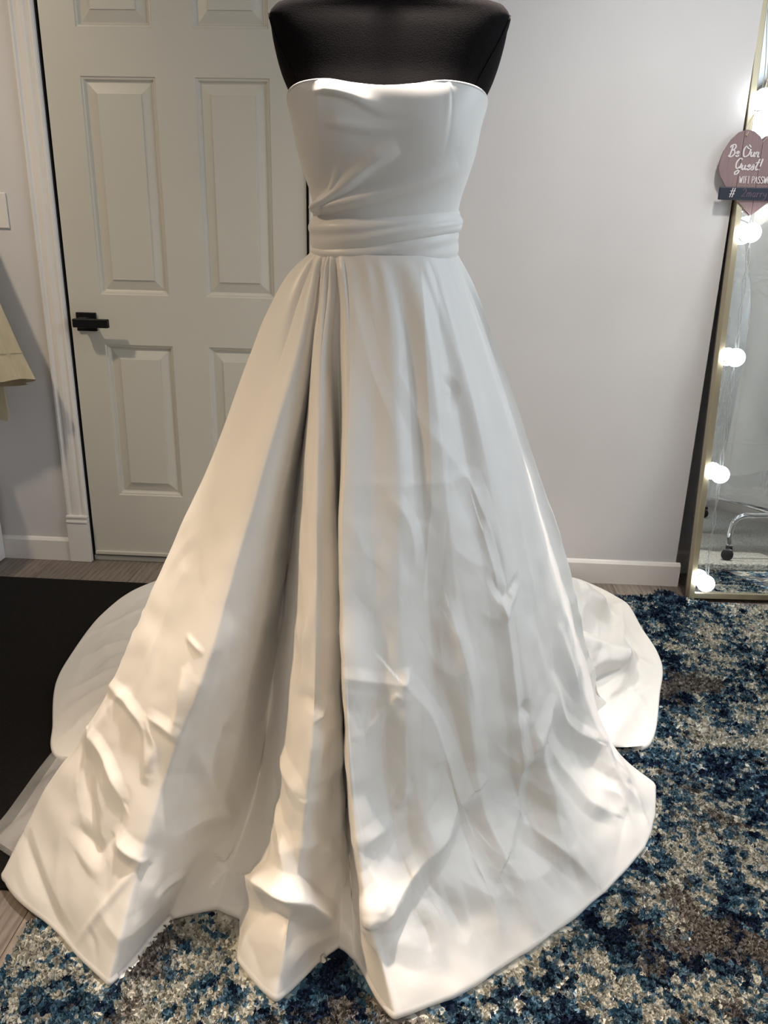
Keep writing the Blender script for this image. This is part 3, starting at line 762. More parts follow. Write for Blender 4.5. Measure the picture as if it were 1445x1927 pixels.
RIBS = [
 # left cone of the skirt (limb, face, front tip, right limb)
 rib(584, [(545, 512, .0), (503, 585, .0), (468, 672, .0), (410, 830), (300, 1080), (180, 1340), (75, 1505, .02)], (6, 1640)),
 rib(592, [(566, 530), (530, 640), (490, 760), (400, 1000), (300, 1250), (190, 1490, .02)], (100, 1745)),
 rib(601, [(584, 560), (556, 680), (520, 800), (462, 1000), (390, 1250), (300, 1500, .03)], (205, 1845)),
 rib(608, [(598, 560, .0), (580, 700), (548, 860), (518, 1030), (478, 1260), (430, 1470, .02)], (318, 1722)),
 # valley
 rib(613, [(606, 560, .010), (588, 700, .035), (566, 860, .075), (545, 1030, .10), (516, 1260, .11), (478, 1500, .09)], (408, 1702)),
 # centre column
 rib(618, [(600, 560, .01), (589, 660, .0), (578, 800), (562, 1000), (552, 1160), (532, 1320), (508, 1520, .02)], (453, 1722)),
 rib(621, [(608, 560), (596, 660), (588, 800), (577, 1000), (570, 1160), (554, 1340), (520, 1600, .0)], (449, 1800)),
 rib(624, [(614, 560), (604, 660), (600, 800), (596, 1000), (594, 1200), (586, 1400), (560, 1640, .02)], (520, 1872)),
 rib(630, [(624, 560), (616, 650), (624, 800), (634, 1000), (640, 1200), (641, 1400), (640, 1620, .02)], (636, 1772)),
 rib(638, [(640, 560, .008), (636, 650, .025), (640, 800, .06), (643, 1000, .08), (645, 1200, .09), (648, 1400, .09), (658, 1620, .08)], (670, 1800)),
 # right panel
 rib(652, [(657, 595), (656, 700), (650, 850), (642, 1010), (645, 1180), (650, 1350), (668, 1550, .02), (694, 1730, .01)], (742, 1904)),
 rib(690, [(700, 600, 0.002), (704, 750, 0.004), (704, 950, 0.005), (704, 1150, 0.006), (712, 1350, 0.01), (738, 1560, .05), (786, 1740, .02)], (850, 1868)),
 rib(716, [(734, 600, -0.002), (742, 750, -0.003), (750, 950, -0.003), (752, 1150, 0.), (766, 1350, 0.005), (800, 1560, .04), (846, 1715, .02)], (906, 1837)),
 rib(742, [(764, 600, 0.003), (780, 750, 0.005), (794, 950, 0.007), (806, 1150, 0.009), (826, 1350, 0.0180), (866, 1560, .065), (915, 1690, .03)], (965, 1798)),
 rib(766, [(796, 600, -0.002), (820, 750, -0.004), (842, 950, -0.006), (862, 1150, -0.005), (886, 1350, 0.), (920, 1545, .04), (970, 1660, .02)], (1026, 1760)),
 rib(788, [(824, 600, 0.003), (856, 750, 0.005), (888, 950, 0.006), (914, 1150, 0.008), (944, 1350, 0.0180), (975, 1520, .07), (1030, 1625, .03)], (1084, 1716)),
 rib(808, [(848, 600, -0.001), (888, 750, -0.003), (930, 950, -0.004), (966, 1150, -0.003), (1000, 1330, 0.0025), (1036, 1480, .035), (1090, 1575, .015)], (1140, 1670)),
 rib(832, [(874, 600, 0.004), (920, 750, 0.006), (970, 950, 0.007), (1010, 1130, 0.008), (1050, 1300, 0.01), (1088, 1430, .045), (1150, 1515, .015)], (1212, 1590)),
 rib(848, [(892, 600, .0), (942, 750, .0), (996, 930, .0), (1038, 1080, .0), (1082, 1230, .0), (1112, 1340, .01), (1160, 1430, .01)], (1231, 1530)),
 rib(854, [(898, 600), (947, 740), (1001, 920), (1044, 1075), (1088, 1225), (1118, 1330, .01), (1150, 1418, .01)], (1229, 1474)),
 # tucked return behind the panel edge, then the second fold
 rib(856, [(900, 590, .03), (946, 730, .04), (1000, 900, .05), (1046, 1060, .05), (1090, 1210, .06), (1115, 1310, .06)], (.455, -1.07, .02)),
 rib(861, [(884, 520), (930, 644), (975, 770), (1012, 890), (1060, 1030), (1092, 1170), (1124, 1290)], (1152, 1340)),
 # train, right to left around the back
 back(math.radians(98), (.50, -.98), .44, .40, .72, .12),
 back(math.radians(108), (.575, -1.09), .46, .30, .70, .10),
 back(math.radians(116), (.705, -.80), .46, .30, .70, .07),
 back(math.radians(124), (.752, -.64), .48, .32, .72, .16),
 back(math.radians(134), (.748, -.44), .48, .34, .70, .11),
 back(math.radians(146), (.725, -.21, .03), .50, .36, .74, .20),
 back(math.radians(158), (.585, -.085, .05), .50, .36, .74, .15),
 back(math.radians(172), (.25, -.06, .03)), back(math.radians(188), (-.15, -.06, .03)), back(math.radians(204), (-.55, -.075, .03)),
 back(math.radians(216), (-.86, -.15, .03), .46, .30, .72, .10),
 back(math.radians(226), (-1.005, -.32, .03), .44, .30, .70, .12),
 back(math.radians(236), (-1.05, -.52, .02), .42, .28, .70, .07),
 back(math.radians(244), (-1.035, -.76), .42, .28, .70, .09),
 back(math.radians(252), (-1.005, -.93), .42, .28, .72, .08),
 back(math.radians(258), (-.925, -1.12), .44, .30, .74, .10),
 back(math.radians(264), (-.855, -1.25), .48, .34, .76, .12),
 back(math.radians(270), (-.66, -1.27), .50, .36, .78, .16),
]
SEG = [9, 9, 8, 6, 6, 6, 6, 8, 6, 6] + [8]*8 + [5, 5, 6] + [6]*50
SEG = SEG[:len(RIBS)]
NV = 112
def build_skirt():
    qv = np.linspace(0, 1, NV)
    rows = np.array([hermite(chord(r), r, qv) for r in RIBS])          # ribs x NV x 3
    n = len(rows); ext = np.concatenate([rows[-3:], rows, rows[:3]])
    gap = np.linalg.norm(np.diff(ext, axis=0), axis=2).mean(axis=1)**.6
    t = np.concatenate([[0], np.cumsum(gap)]); out = []; us = []
    for i in range(n):
        m = SEG[i]
        for j in range(m): us.append(t[i+3]+(t[i+4]-t[i+3])*j/m)
    us = np.array(us)
    S = np.empty((len(us), NV, 3)); nfr = sum(SEG[:20])
    sharp = np.where(np.arange(len(us)) < nfr, 1.0, .1)[:, None]
    for k in range(NV):
        w = .15+.55*(k/(NV-1))**1.5
        lin = np.stack([np.interp(us, t, ext[:, k, c]) for c in range(3)], 1)
        S[:, k] = (1-w*sharp)*hermite(t, ext[:, k], us) + w*sharp*lin
    return S
def upsample(S):
    """double the grid with cubic interpolation (closed in u)"""
    P = np.concatenate([S[-2:], S, S[:2]])
    mid = (-P[:-3]+9*P[1:-2]+9*P[2:-1]-P[3:])/16
    n = len(S); U = np.empty((2*n, S.shape[1], 3)); U[0::2] = S; U[1::2] = mid[1:n+1]
    Q = np.concatenate([2*U[:, :1]-U[:, 1:2], U, 2*U[:, -1:]-U[:, -2:-1]], 1)
    mv = (-Q[:, :-3]+9*Q[:, 1:-2]+9*Q[:, 2:-1]-Q[:, 3:])/16
    V = np.empty((2*n, 2*S.shape[1]-1, 3)); V[:, 0::2] = U; V[:, 1::2] = mv
    return V
def grid_normals(S):
    du = np.roll(S, -1, 0)-np.roll(S, 1, 0); dv = np.gradient(S, axis=1); N = np.cross(du, dv)
    N /= np.maximum(np.linalg.norm(N, axis=2), 1e-9)[:, :, None]
    return N
SK = upsample(upsample(build_skirt()))
NU, NV2 = SK.shape[:2]
NRM = grid_normals(SK)
axis_out = SK-np.array([FX, FY, 0]); axis_out[:, :, 2] = .15
if (NRM*axis_out).sum(2).mean() < 0: NRM = -NRM
for _ in range(5): NRM = (NRM+np.roll(NRM, 2, 0)+np.roll(NRM, -2, 0))/3
NRM /= np.maximum(np.linalg.norm(NRM, axis=2), 1e-9)[:, :, None]
NFRONT = 4*sum(SEG[:20])                       # grid columns of the front of the skirt
# ---- creases: (path, height, width on the left, width on the right of the path)
FRONT = SK[:NFRONT].reshape(-1, 3)
_v = FRONT-CP; _c = _v@CF; FPX_X = 722.5+FPX*(_v@CR)/_c; FPX_Y = 963.5-FPX*(_v@CU)/_c
_fac = ((NRM[:NFRONT].reshape(-1, 3))*(-_v)).sum(1) > 0
def surf(x, y):
    d = (FPX_X-x)**2+(FPX_Y-y)**2 + (~_fac)*1e4 + _c*300
    return FRONT[int(d.argmin())]
CREASES = [
 # right panel
 ([(757, 1288), (800, 1342), (832, 1412), (868, 1507)], .013, .011, .030),
 ([(872, 1500), (822, 1580), (775, 1642), (722, 1718), (690, 1745)], .022, .016, .022),
 ([(905, 1000), (928, 1080), (946, 1170), (966, 1320), (976, 1430), (970, 1520), (955, 1598)], .012, .008, .030),
 ([(846, 1150), (870, 1240), (892, 1330)], .006, .010, .014),
 ([(838, 1300), (858, 1370), (874, 1430)], -.005, .010, .010),
 ([(655, 1276), (700, 1284), (748, 1287)], .0028, .008, .006), ([(748, 1300), (715, 1345), (690, 1385)], .003, .008, .008),
 ([(750, 1292), (762, 1278), (768, 1262)], .003, .005, .005), ([(740, 1304), (752, 1312)], .0025, .005, .005),
 ([(757, 1300), (760, 1390), (764, 1500)], .005, .010, .012), ([(800, 1450), (798, 1490), (802, 1560)], .005, .012, .012),
 ([(977, 1440), (1002, 1398), (1035, 1335)], .012, .012, .014), ([(1000, 1345), (985, 1335), (975, 1345)], -.006, .008, .008),
 ([(1042, 1280), (1056, 1345), (1075, 1370), (1115, 1392)], .008, .008, .016),
 ([(1012, 1400), (1034, 1475), (1054, 1568)], .012, .012, .016), ([(1030, 1405), (1068, 1468), (1100, 1508), (1150, 1530)], .012, .018, .010),
 ([(984, 1548), (1040, 1590), (1120, 1662)], .013, .020, .012), ([(975, 1560), (1010, 1640), (1060, 1690)], -.006, .012, .014),
 ([(930, 1600), (975, 1655), (1008, 1742)], .010, .015, .022), ([(880, 1600), (920, 1690), (945, 1790)], .010, .018, .018),
 ([(800, 1620), (812, 1665), (845, 1700)], -.006, .010, .012), ([(690, 1630), (710, 1680), (705, 1720)], .008, .010, .014),
 ([(745, 1520), (756, 1500), (762, 1480)], .006, .006, .006), ([(668, 1585), (700, 1572), (735, 1550)], .006, .010, .010),
 ([(1142, 1420), (1165, 1470), (1195, 1500)], .007, .008, .010), ([(1130, 1480), (1165, 1500), (1185, 1540)], .006, .008, .010), ([(1200, 1500), (1210, 1530), (1222, 1560)], .006, .008, .008),
 ([(925, 1090), (945, 1122), (972, 1088)], -.007, .006, .006), ([(945, 1165), (955, 1140), (968, 1110)], .006, .006, .006),
 ([(1058, 1190), (1068, 1230), (1090, 1300)], .005, .008, .010), ([(1000, 1180), (1015, 1230), (1030, 1290)], .004, .010, .010),
 ([(790, 500), (796, 600), (806, 760), (812, 950)], .006, .012, .012), ([(812, 950), (800, 1050), (796, 1120)], .004, .012, .012),
 ([(760, 720), (790, 790), (840, 850), (880, 905)], .0018, .008, .010), ([(700, 910), (800, 910), (900, 890)], .0014, .006, .008),
 ([(740, 940), (770, 990), (780, 1060)], .003, .008, .008), ([(668, 570), (700, 700), (740, 800)], .002, .008, .01),
 ([(880, 900), (905, 960), (925, 1010)], .005, .01, .012), ([(840, 720), (850, 730), (846, 760)], -.004, .006, .006),
 ([(1010, 1150), (990, 1060), (960, 900)], .004, .014, .014), ([(930, 930), (910, 820), (890, 700)], .003, .016, .016),
 ([(850, 1690), (862, 1722), (872, 1750)], -.007, .007, .009), ([(793, 1732), (806, 1762), (812, 1790)], -.006, .006, .008), ([(1068, 1612), (1082, 1642), (1092, 1668)], -.006, .006, .008),
 # left cone
 ([(206, 1290), (248, 1330), (268, 1362), (276, 1460)], 0.0060, 0.0075, 0.0060), ([(170, 1378), (200, 1424), (232, 1500)], 0.0078, 0.0075, 0.0150),
 ([(160, 1420), (165, 1480), (180, 1560)], -0.0072, 0.0120, 0.0120), ([(348, 1270), (338, 1330), (326, 1382)], 0.0060, 0.0090, 0.0060),
 ([(326, 1382), (300, 1362), (284, 1352)], 0.0054, 0.0060, 0.0075), ([(280, 1360), (290, 1405), (282, 1440)], 0.0048, 0.0060, 0.0060),
 ([(190, 1348), (166, 1405), (150, 1470)], 0.0048, 0.0075, 0.0090), ([(222, 1580), (242, 1602), (266, 1620)], 0.0084, 0.0105, 0.0075),
 ([(268, 1620), (200, 1702), (128, 1788)], 0.0036, 0.0045, 0.0037), ([(50, 1580), (72, 1655), (104, 1728), (128, 1776)], -0.0078, 0.0090, 0.0120),
 ([(30, 1650), (48, 1690), (80, 1740)], -0.0036, 0.0075, 0.0075), ([(148, 1560), (186, 1606)], -0.0072, 0.0105, 0.0120), ([(186, 1606), (222, 1560), (232, 1500)], -0.0060, 0.0120, 0.0105),
 ([(280, 1620), (262, 1670), (255, 1720)], -0.0030, 0.0060, 0.0075), ([(300, 1680), (318, 1660), (345, 1645)], 0.0042, 0.0060, 0.0060), ([(170, 1750), (178, 1785), (176, 1810)], -0.0024, 0.0045, 0.0060),
 ([(250, 1330), (300, 1200), (345, 1080)], 0.0030, 0.0090, 0.0090), ([(352, 1200), (378, 1228)], 0.0030, 0.0037, 0.0037), ([(420, 1365), (440, 1385), (452, 1384)], -0.0036, 0.0053, 0.0053),
 ([(430, 1345), (400, 1420), (395, 1470)], 0.0036, 0.0075, 0.0075), ([(372, 1420), (400, 1480), (436, 1540)], 0.0060, 0.0105, 0.0090), ([(436, 1540), (390, 1535), (330, 1570)], 0.0054, 0.0105, 0.0105),
 ([(430, 1180), (400, 1280), (385, 1350)], 0.0030, 0.0090, 0.0105), ([(330, 1560), (345, 1480), (360, 1420)], -0.0060, 0.0120, 0.0120),
 # column
 ([(572, 1312), (598, 1326), (640, 1316)], -.006, .008, .008), ([(600, 1345), (605, 1352)], .005, .008, .008),
 ([(530, 1420), (556, 1480), (612, 1502)], .008, .010, .012), ([(545, 1600), (585, 1586), (628, 1602)], .008, .012, .010), ([(520, 1520), (538, 1600), (546, 1668)], .012, .008, .016),
 ([(432, 1638), (500, 1660), (546, 1678), (600, 1720), (634, 1757)], .026, .012, .022), ([(460, 1705), (540, 1730), (610, 1770)], -.016, .014, .018), ([(500, 1850), (560, 1800), (632, 1756)], .008, .010, .010),
 ([(580, 1170), (572, 1230), (566, 1290)], .004, .008, .008), ([(610, 1480), (600, 1430), (604, 1380)], .005, .012, .012),
]
DISP = np.zeros((NU, NV2))
def add_crease(P3, H, wl, wr, cols, taper=True):
    """raise (or sink) the cloth along a line on its surface, sharp at the crest"""
    X = SK[cols].reshape(-1, 3); P3 = np.asarray(P3); pad = 4.5*max(wl, wr)
    idx = np.nonzero(((X > P3.min(0)-pad) & (X < P3.max(0)+pad)).all(1))[0]
    if not len(idx): return
    X = X[idx]; N = NRM[cols].reshape(-1, 3)[idx]
    best = np.full(len(X), 9.); side = np.zeros(len(X)); ss = np.zeros(len(X)); n = len(P3)-1
    for i in range(n):
        a, b = P3[i], P3[i+1]; e = b-a; L = e@e+1e-12
        t = np.clip(((X-a)@e)/L, 0, 1); r = X-(a+t[:, None]*e); d = np.linalg.norm(r, axis=1)
        sd = (np.cross(e, r)*N).sum(1); m = d < best
        best[m] = d[m]; side[m] = sd[m]; ss[m] = (i+t[m])/n
    w = np.where(side > 0, wl, wr); u = best/w
    tent = np.maximum(0, 1-u/2.1); prof = .85*tent*(1+.25*tent)/1.06+.15*np.exp(-u*u)
    tp = np.clip(np.minimum(ss+.12, 1.12-ss)/.35, 0, 1)**.7 if taper else 1.0
    prof[u > 4.5] = 0
    D = DISP[cols].reshape(-1); D[idx] += H*prof*tp; DISP[cols] = D.reshape(-1, NV2)
for P, H, wl, wr in CREASES:
    P3 = [surf(*p) for p in P]
    Q = smooth_path(P3, 4*(len(P3)-1)+1) if len(P3) > 2 else np.array(P3)
    add_crease(Q, H*1.1, wl*1.25, wr*1.25, slice(0, NFRONT))
# folds of the train on the floor, right and left
TRAIN = SK[NFRONT:].reshape(-1, 3)
_tv = TRAIN-CP; _tc = _tv@CF; TPX_X = 722.5+FPX*(_tv@CR)/_tc; TPX_Y = 963.5-FPX*(_tv@CU)/_tc
for P, H, wl, wr in [
 ([(1104, 1112), (1122, 1128), (1148, 1143), (1168, 1136)], .026, .028, .036), ([(1168, 1136), (1172, 1190), (1160, 1250)], .020, .030, .022), ([(1110, 1262), (1150, 1242), (1208, 1216)], .012, .018, .022),
 ([(1128, 1300), (1150, 1270), (1168, 1256)], -.020, .025, .022), ([(1180, 1225), (1210, 1240), (1232, 1262)], .007, .010, .014), ([(1190, 1300), (1215, 1330), (1222, 1350)], .006, .012, .012),
 ([(1150, 1390), (1180, 1345), (1196, 1300)], .010, .018, .018), ([(1160, 1355), (1178, 1330), (1188, 1310)], -.008, .012, .012),
 ([(125, 1300), (180, 1275), (232, 1248)], .006, .012, .012), ([(112, 1345), (160, 1312), (205, 1285)], .006, .010, .014), ([(108, 1392), (150, 1356), (190, 1335)], .007, .014, .012),
 ([(150, 1240), (205, 1216), (245, 1186)], .006, .012, .012), ([(200, 1180), (235, 1160), (270, 1150)], .007, .012, .012), ([(240, 1165), (238, 1200), (228, 1240)], .005, .010, .010)]:
    P3 = np.array([TRAIN[int(((TPX_X-x_)**2+(TPX_Y-y_)**2+_tc*300).argmin())] for x_, y_ in P])
    add_crease(smooth_path(P3, 4*(len(P3)-1)+1), H, wl, wr, slice(NFRONT, NU))
# scattered small creases where the cloth has been folded and dragged
rr = np.random.default_rng(23)
for k in range(230):
    train = k >= 120
    i = int(rr.integers(NFRONT+60, NU-60) if train else rr.integers(16, NFRONT-48)); j = int(NV2*(rr.uniform(.62, .97) if train else rr.uniform(.25, .97)**.8))
    an = rr.normal(0, .7) if not train else rr.uniform(-1.5, 1.5); L = rr.integers(20, 68); P = []
    for q_ in np.linspace(0, 1, 6):
        ii = int(round(i+math.sin(an+q_*.5)*L*q_*.8)) % NU; jj = int(np.clip(j+math.cos(an+q_*.5)*L*q_, 3, NV2-2)); P.append(SK[ii, jj])
    lo_i = max(0, i-140); hi_i = min(NU, i+140)
    dep = (j/NV2)**1.3
    add_crease(np.array(P), rr.choice([-1, 1])*rr.uniform(.0012, .0040)*(.25+dep), rr.uniform(.006, .020), rr.uniform(.008, .026), slice(lo_i, hi_i))
# gathers under the sash: deep pleats at the left, small puckers across the right panel
vcol = np.linspace(0, 1, NV2)[None, :]
n9 = 4*sum(SEG[:10]); n17 = 4*sum(SEG[:18])
ph_ = np.linspace(0, 1, n9)[:, None]
DISP[:n9] += .0105*(np.abs(np.sin(math.pi*(5.5*ph_+.15*np.sin(9*ph_))))**.7-.5)*np.clip(vcol/.012, 0, 1)*np.exp(-(vcol/.15)**2)*np.clip(ph_/.12, .3, 1)
pk_ = np.linspace(0, 1, n17-n9)[:, None]
DISP[n9:n17] += .0009*np.sin(2*math.pi*(7*pk_+.4*np.sin(7*pk_)))*np.clip(vcol/.012, 0, 1)*np.exp(-(vcol/.09)**2)
# soft unevenness
def smooth_noise(seed, it):
    n = np.random.default_rng(seed).normal(size=(NU, NV2))
    for _ in range(it):
        n = (n+np.roll(n, 1, 0)+np.roll(n, -1, 0))/3; n[:, 1:-1] = (n[:, 1:-1]+n[:, 2:]+n[:, :-2])/3
    return n/n.std()
vv = np.linspace(0, 1, NV2)[None, :]
DISP += smooth_noise(3, 150)*.0022*np.clip(vv*2-.3, 0, 1) + smooth_noise(8, 40)*.0007*np.clip(vv*2-.2, .1, 1)
DISP *= np.clip(vv/.02, 0, 1)*(1-.75*np.clip((vv-.92)/.08, 0, 1))
SK = SK+NRM*DISP[:, :, None]
# the hem is turned under in a soft roll
out = NRM[:, -8:].mean(1); out[:, 2] = 0
tan = np.roll(SK[:, -1], -6, 0)-np.roll(SK[:, -1], 6, 0); tan[:, 2] = 0; tan /= np.maximum(np.linalg.norm(tan, axis=1), 1e-9)[:, None]
dn = SK[:, -1]-SK[:, -20]; dn[:, 2] = 0; dn -= tan*(dn*tan).sum(1)[:, None]; dn /= np.maximum(np.linalg.norm(dn, axis=1), 1e-9)[:, None]
hemz = .014+.014*np.clip(1.0+.18*smooth_noise(5, 160)[:, 0], .5, 1.5)
lift = np.clip((vv-.90)/.10, 0, 1)
SK[:, :, 2] = np.maximum(SK[:, :, 2], .020)
roll = [SK]
for du_, dz_ in ((.003, .25), (.003, .6), (.0, .9), (-.006, 1.0)):
    r_ = SK[:, -1]+dn*du_; r_[:, 2] = SK[:, -1, 2]*(1-dz_)+.0125*dz_; roll.append(r_[:, None])
SK = np.concatenate(roll, 1); NV = SK.shape[1]
nu_s = len(SK)
o = mesh_obj('skirt', SK.reshape(-1, 3), grid_faces(nu_s, NV, True), M['satin'], gown, True)

# ---- bodice
_td = np.array([-180, -110, -84, -66, -52, -40, -22, 0, 22, 40, 52, 66, 88, 110, 180.])
_tz = np.array([1.36, 1.375, 1.402, 1.432, 1.446, 1.4495, 1.4435, 1.4400, 1.4435, 1.4495, 1.4465, 1.437, 1.415, 1.385, 1.36])[:, None]
def bod_top(phi):
    d = math.degrees((phi+math.pi) % (2*math.pi)-math.pi)
    return float(hermite(_td, _tz, np.array([d]))[0, 0])
def seg_dist(p, a, b):
    ab = (b[0]-a[0], b[1]-a[1]); L = ab[0]**2+ab[1]**2
    t = max(0, min(1, ((p[0]-a[0])*ab[0]+(p[1]-a[1])*ab[1])/L)); cx, cz = a[0]+ab[0]*t, a[1]+ab[1]*t
    sgn = ab[0]*(p[1]-a[1])-ab[1]*(p[0]-a[0])
    return math.hypot(p[0]-cx, p[1]-cz)*(1 if sgn > 0 else -1), t
def xz(px_, py_): p = at_y(px_, py_, -1.462); return (p[0], p[2])
# draped folds radiating from the left waist: (path, height, width, sharp lower side)
FOLDS = [([xz(590, 397), xz(640, 362), xz(700, 312), xz(752, 284)], .0190, .016, .30),
         ([xz(598, 394), xz(690, 374), xz(790, 342), xz(862, 308)], .0190, .016, .35),
         ([xz(626, 356), xz(633, 330), xz(642, 306)], .0060, .007, .8),
         ([xz(602, 176), xz(640, 176), xz(668, 184), xz(700, 200)], .0055, .008, .6),
         ([xz(606, 164), xz(660, 184), xz(720, 214), xz(800, 222)], .0045, .014, .5),
         ([xz(625, 236), xz(700, 246), xz(760, 244), xz(830, 228)], .0035, .014, .6),
         ([xz(700, 300), xz(760, 280), xz(820, 262)], .0025, .018, .7),
         ([xz(600, 398), xz(700, 402), xz(800, 392), xz(856, 376)], .0035, .016, .6),
         ([xz(848, 152), xz(846, 200), xz(842, 250), xz(832, 300)], -.0022, .003, 1.0),
         ([xz(846, 152), xz(842, 200), xz(838, 250)], .0020, .006, 1.0),
         ([xz(602, 158), xz(600, 200), xz(606, 260), xz(622, 320)], .0028, .008, .7)]
def fold_h(x, z):
    h = 0
    for P, H, w, asym in FOLDS:
        best = None; n = len(P)-1
        for i in range(n):
            d, t = seg_dist((x, z), P[i], P[i+1])
            if best is None or abs(d) < abs(best[0]): best = (d, (i+t)/n)
        d, s = best
        ww = w*(asym if d < 0 else 1.0)*(.6+.5*s)
        h += H*math.exp(-(d/ww)**2)*min(1, .35+s/.12)*(1-s)**.8
    return h
nph, nz = 300, 90
vs = []
for i in range(nph):
    phi = 2*math.pi*i/nph; zt = bod_top(phi)
    for k in range(nz):
        s = k/(nz-1); z = 1.225+(zt-1.225)*s
        off = .0065+.002*(1-s)
        # foam cups hold the front out flat between the two bust points
        c = math.cos(phi)
        p = torso_pt(phi, z, off)
        if c > 0:
            hh = fold_h(p.x, z)
            cup = sum(.004*math.exp(-((p.x-cx_)/.045)**2-((z-1.395)/.040)**2) for cx_ in (FX-.075, FX+.075))
            nrm = (Vector((p.x-FX, p.y-FY, 0))).normalized()
            p += nrm*(hh+cup)
            p.y -= .004*c*math.exp(-((z-1.43)/.03)**2)
        vs.append(p)
fs = grid_faces(nph, nz, True)
bo = mesh_obj('bodice', vs, fs, M['satin'], gown, True)
sm = bo.modifiers.new('solid', 'SOLIDIFY'); sm.thickness = .003; sm.offset = -1
sb = bo.modifiers.new('subdivision', 'SUBSURF'); sb.levels = 1; sb.render_levels = 1
# rolled top edge
P = [torso_pt(2*math.pi*i/160, bod_top(2*math.pi*i/160), .0068) for i in range(161)]
tl = tube('top_edge', [p+Vector((0, -.004 if p.y < FY else 0, 0)) for p in P], .0022, M['satin'], bo, 8)

# ---- draped sash: upper roll and lower band
def band(name, zc, hgt, off, amp, seed, lip=.004, top_pow=.55):
    nph, nz = 200, 26; vs = []
    for i in range(nph):
        phi = 2*math.pi*i/nph; d = math.degrees((phi+math.pi) % (2*math.pi)-math.pi)
        a, b = zc(d)
        for k in range(nz):
            s = k/(nz-1); z = a+(b-a)*s
            bul = math.sin(math.pi*s)**(.5 if s < .5 else top_pow)
            p = torso_pt(phi, z, off+lip*bul-(1-bul)*.003)
            w = amp*(math.sin(s*8-d*.022+seed)+.6*math.sin(s*15-d*.030+seed*2))*bul
            n_ = Vector((p.x-FX, p.y-FY, 0)).normalized()
            vs.append(p+n_*w)
    o = mesh_obj(name, vs, grid_faces(nph, nz, True), M['satin'], gown, True)
    s_ = o.modifiers.new('solid', 'SOLIDIFY'); s_.thickness = .0025; s_.offset = -1
    s2 = o.modifiers.new('subdivision', 'SUBSURF'); s2.levels = 1; s2.render_levels = 1
    return o
up = lambda d: (float(np.interp(d, [-180, -90, -60, -20, 20, 60, 90, 180], [1.205, 1.201, 1.197, 1.206, 1.219, 1.232, 1.237, 1.205])), float(np.interp(d, [-180, -90, -50, -20, 20, 60, 90, 180], [1.268, 1.266, 1.258, 1.254, 1.258, 1.266, 1.272, 1.268])))
lo = lambda d: (float(np.interp(d, [-180, -90, -45, 0, 45, 90, 180], [1.184, 1.194, 1.180, 1.175, 1.180, 1.190, 1.184])), float(np.interp(d, [-180, -90, -60, -20, 20, 60, 90, 180], [1.222, 1.214, 1.211, 1.216, 1.228, 1.240, 1.245, 1.222])))
band('sash_roll', up, .06, .0125, .0020, 1.0, .0060, 1.3)
band('sash_band', lo, .04, .0115, .0009, 2.4, .0035)

# open side fastening at the left: seam flap and zip pull
fp = [at_y(561, 168, -1.375), at_y(550, 186, -1.36), at_y(547.5, 207, -1.352), at_y(551, 224, -1.352), at_y(556, 236, -1.356)]
ip = [at_y(569, 166, -1.40), at_y(562, 188, -1.40), at_y(560, 208, -1.40), at_y(559, 224, -1.395), at_y(558, 238, -1.38)]
a = smooth_path(fp, 16); b = smooth_path(ip, 16)
vs = [tuple(a[i]*(1-t)+b[i]*t) for i in range(16) for t in (0, .33, .66, 1)]
fl_ = mesh_obj('side_flap', vs, grid_faces(16, 4), M['satin_in'], gown, True)
ms = fl_.modifiers.new('solid', 'SOLIDIFY'); ms.thickness = .002
zp = at_y(557.5, 247, -1.365)
zl = lathe('zip_pull', [(.0008, -.013), (.0016, -.012), (.0009, -.008), (.0009, .002), (.0022, .004), (.0022, .007), (.0008, .009)], M['brass'], gown, 10, Matrix.Translation(tuple(zp)))
# small hook at the right end of the neckline
hk = at_y(909, 192, -1.40)
lathe('hook_eye', [(.0015, 0), (.0022, .001), (.0022, .003), (.001, .004)], M['brass'], gown, 10, Matrix.Translation(tuple(hk)) @ Matrix.Rotation(math.pi/2, 4, 'X'))

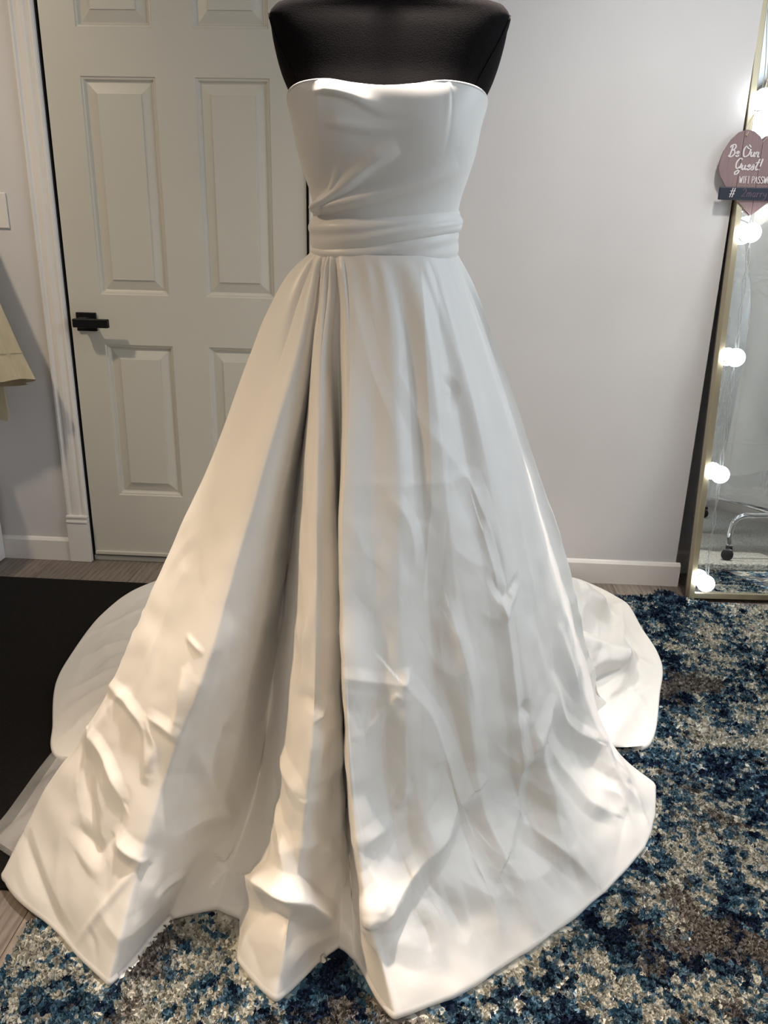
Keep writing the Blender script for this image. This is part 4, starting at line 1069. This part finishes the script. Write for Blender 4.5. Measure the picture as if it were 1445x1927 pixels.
# ---- sheer tulle of the underskirt spilling out at the left
A_ = np.array([at_z(100, 1412, .012), at_z(70, 1450, .012), at_z(36, 1497, .012), at_z(2, 1542, .012), at_z(-30, 1575, .012), at_z(2, 1600, .012), at_z(36, 1622, .012)])
B_ = np.array([at_z(150, 1440, .04), at_z(130, 1480, .05), at_z(100, 1540, .05), at_z(80, 1575, .05), at_z(70, 1600, .05), at_z(70, 1612, .04), at_z(74, 1622, .03)])
for lay, sc_ in ((0, 1.0), (1, .72)):
    a = smooth_path(A_*sc_+B_*(1-sc_), 50); b = smooth_path(B_, 50); vs = []
    for i in range(50):
        for k in range(16):
            t = k/15; p = a[i]*(1-t)+b[i]*t; p[2] += .007*math.sin(i*.35+k*.5+lay*2)*math.sin(math.pi*t)+lay*.004; p[2] = max(p[2], .0095); vs.append(tuple(p))
    mesh_obj('tulle_underskirt', vs, grid_faces(50, 16), M['tulle'], gown, True)

# ------------------------------------------------------------------ rug pile around the gown
near = tufts(110000, (RG0-.004, .80), (-2.05, -1.2), .0065, .0034)
mid_ = tufts(70000, (.3, 1.35), (-1.85, 0), .0070, .0042)
rv = np.concatenate([near, mid_]).reshape(-1, 4, 3)
hp = SK[:, -2, :2]; inside = np.zeros(len(rv), bool); near_hem = inside.copy(); hq = hp + dn[:, :2]*.007     # no pile stands up under the gown
qx, qy = rv[:, 0, 0], rv[:, 0, 1]
for i in range(len(hp)):
    (x0, y0), (x1, y1) = hp[i-1], hp[i]
    if y0 != y1: inside ^= ((y0 > qy) != (y1 > qy)) & (qx < (x1-x0)*(qy-y0)/(y1-y0)+x0)
for i in range(len(hq)):
    (x0, y0), (x1, y1) = hq[i-1], hq[i]
    if y0 != y1: near_hem ^= ((y0 > qy) != (y1 > qy)) & (qx < (x1-x0)*(qy-y0)/(y1-y0)+x0)
close = np.zeros(len(rv), bool); hr = SK[::3, -3, :2].astype(np.float32); base_xy = rv[:, 0, :2].astype(np.float32)
for c0 in range(0, len(rv), 20000):
    blk = base_xy[c0:c0+20000]
    close[c0:c0+20000] = (((blk[:, None, 0]-hr[None, :, 0])**2+(blk[:, None, 1]-hr[None, :, 1])**2).min(1) < .009**2)
rv = rv[~(inside | near_hem | close)].reshape(-1, 3); nf = len(rv)//4
me = bpy.data.meshes.new('pile'); me.vertices.add(len(rv)); me.vertices.foreach_set('co', rv.ravel())
me.loops.add(nf*4); me.loops.foreach_set('vertex_index', np.arange(nf*4)); me.polygons.add(nf)
me.polygons.foreach_set('loop_start', np.arange(nf)*4); me.polygons.foreach_set('loop_total', np.full(nf, 4)); me.update(calc_edges=True)
pile = link('pile', me, M['rug'], rugE, False); pile['kind'] = 'stuff'
